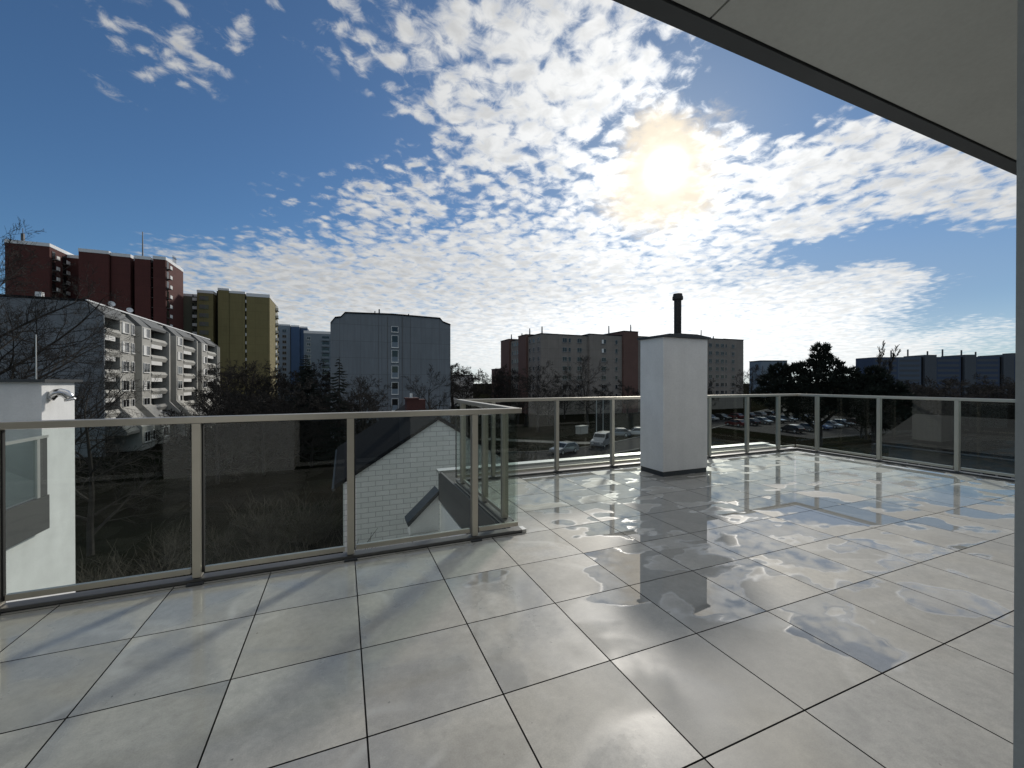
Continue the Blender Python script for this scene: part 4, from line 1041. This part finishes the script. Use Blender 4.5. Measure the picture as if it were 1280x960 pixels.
# ---------------------------------------------------------------- cars
def car(color, kind, label, x, y, rz, group=None):
    t = thing('parked_car' if kind != 'van' else 'parked_van', label, 'car' if kind != 'van' else 'van', (x, y, GZ + .015), rz, group)
    paint = M['car_' + color]
    if kind == 'van':
        L, Wd = 4.9, 1.9
        side = [(-L / 2, .35), (L / 2, .35), (L / 2, .85), (L / 2 - .25, 1.05), (L / 2 - 1.0, 1.2), (L / 2 - 1.55, 1.95), (L / 2 - 1.9, 2.05), (-L / 2 + .1, 2.02), (-L / 2, 1.8)]
        glassq = [(L / 2 - 1.08, 1.22), (L / 2 - 1.55, 1.88), (L / 2 - 2.6, 1.88), (L / 2 - 2.6, 1.22)]
    else:
        L, Wd = 4.2, 1.75
        side = [(-L / 2, .3), (L / 2, .3), (L / 2, .62), (L / 2 - .12, .75), (L / 2 - 1.05, .90), (L / 2 - 1.75, 1.40), (L / 2 - 2.1, 1.48), (-L / 2 + .75, 1.46), (-L / 2 + .15, .98), (-L / 2, .85)]
        glassq = [(L / 2 - 1.18, .93), (L / 2 - 1.78, 1.36), (-L / 2 + .85, 1.38), (-L / 2 + .38, .98)]
    n = len(side); q = MB(); w2 = Wd / 2
    def wid(z): return w2 if z < .95 else w2 - (z - .95) * (.22 if kind != 'van' else .06)
    ring = lambda s: [(p[0], s * wid(p[1]), p[1]) for p in side]
    a, b2 = ring(-1), ring(1)
    q.face(a); q.face(b2[::-1])
    for k in range(n): k2 = (k + 1) % n; q.face([a[k], b2[k], b2[k2], a[k2]])
    q.build('body', paint, t, world=False, bevel=.04)
    for s in (-1, 1):
        q = MB(); q.face([(p[0], s * (wid(p[1]) + .012), p[1]) for p in glassq]); q.build('side_window', M['win'], t, world=False)
    ws = (4, 5) if kind != 'van' else (4, 5); p0, p1 = side[ws[0]], side[ws[1]]
    nrm = Vector((p1[1] - p0[1], 0, -(p1[0] - p0[0]))).normalized() * .012
    q = MB(); q.face([(p0[0] - .06 + nrm.x, -wid(p0[1]) + .1, p0[1] + .04 + nrm.z), (p0[0] - .06 + nrm.x, wid(p0[1]) - .1, p0[1] + .04 + nrm.z), (p1[0] + .05 + nrm.x, wid(p1[1]) - .1, p1[1] - .03 + nrm.z), (p1[0] + .05 + nrm.x, -wid(p1[1]) + .1, p1[1] - .03 + nrm.z)]); q.build('windscreen', M['win'], t, world=False)
    if kind != 'van':
        p0, p1 = side[7], side[8]
        q = MB(); q.face([(p0[0] - .05, -wid(p0[1]) + .12, p0[1] - .02), (p0[0] - .05, wid(p0[1]) - .12, p0[1] - .02), (p1[0] - .0, wid(p1[1]) - .12, p1[1] + .06), (p1[0] - .0, -wid(p1[1]) + .12, p1[1] + .06)]); q.build('rear_window', M['win'], t, world=False)
    for sx in (-1, 1):
        for sy in (-1, 1):
            cx = sx * (L / 2 - .8); q = MB(); q.tube([(cx, sy * (w2 - .18), .32), (cx, sy * (w2 + .02), .32)], .32, 14); o = q.build('wheel', M['tyre'], t, world=False)
            q = MB(); q.tube([(cx, sy * (w2 + .021), .32), (cx, sy * (w2 + .035), .32)], .2, 10); q.build('rim', M['alu_light'], o, world=False)
    for sy in (-1, 1):
        q = MB(); q.box(L / 2 - .06, L / 2 + .015, sy * .6 - .17, sy * .6 + .17, .6, .74); q.build('headlight', M['lamp'], t, world=False)
        q = MB(); q.box(-L / 2 - .015, -L / 2 + .06, sy * .68 - .12, sy * .68 + .12, .68, .86); q.build('tail_light', M['tail'], t, world=False)
    return t

car('silver', 'car', 'silver car standing on the road seen below the far railing', 27.8, 48.4, R(200))
car('silver', 'van', 'pale van beside the two pale poles', 36.2, 51.6, R(215))
car('silver', 'car', 'silver car behind the pale van, just left of the chimney stack', 45.0, 59.6, R(160))
car('white', 'car', 'white car beside the chimney stack, farthest along the road', 49.0, 59.4, R(150))
rg = random.Random(3)
cols = ['black', 'grey', 'blue', 'silver', 'black', 'red', 'black', 'grey']
base_cars = {c: None for c in set(cols)}
i = 0
for (y0, n, nm) in ((52.0, 6, 'front'), (64.0, 7, 'middle'), (75.0, 7, 'back')):
    for k in range(n):
        c = cols[(i * 5 + k) % 8]; x = 80 + k * 5.2 + rg.uniform(-.2, .2); y = y0 + (x - 80) * .12
        lab = f'{c} car in the {nm} row of the parking lot right of the chimney stack'
        if base_cars[c] is None: o = base_cars[c] = car(c, 'car', lab, x, y, 0, 'cars in the parking lot')
        else: o = copy_tree(base_cars[c])
        o.location = (x, y, GZ + .01); o.rotation_euler = (0, 0, R(90 + rg.choice((0, 180)) + rg.uniform(-3, 3))); o['label'] = lab
    i += 1

# ---------------------------------------------------------------- small things by the road
for (x, y, H, lab) in ((36.4, 53.4, 6.7, 'slim pale pole left of the pale van'), (38.6, 54.8, 6.8, 'slim pale pole behind the pale van')):
    t = thing('flagpole', lab, 'pole', (x, y, GZ)); q = MB(); q.tube([(0, 0, 0), (0, 0, H)], [.06, .045], 8); q.build('shaft', M['alu_light'], t, world=False)
    q = MB(); q.tube([(0, 0, H), (0, 0, H + .06), (0, 0, H + .1)], [.07, .07, .02], 8); q.build('finial', M['alu_light'], t, world=False)
    q = MB(); q.box(-.2, .2, -.2, .2, 0, .12); q.build('footing', M['kerb'], t, world=False)
t = thing('transformer_box', 'pale grey utility cabinet standing on the lawn left of the poles', 'cabinet', (41.4, 65.5, GZ), R(20))
q = MB(); q.box(-1.1, 1.1, -.6, .6, 0, 1.35); q.build('housing', M['conc_grey'], t, world=False)
q = MB(); q.prism([(-1.2, 1.355), (1.2, 1.355), (1.1, 1.5), (-1.1, 1.5)], 'y', -.7, .7); q.build('lid', M['conc_grey'], t, world=False)
q = MB(); q.box(-1.0, -.02, -.63, -.602, .08, 1.28); q.box(.02, 1.0, -.63, -.602, .08, 1.28); q.build('door', M['conc_grey'], t, world=False)
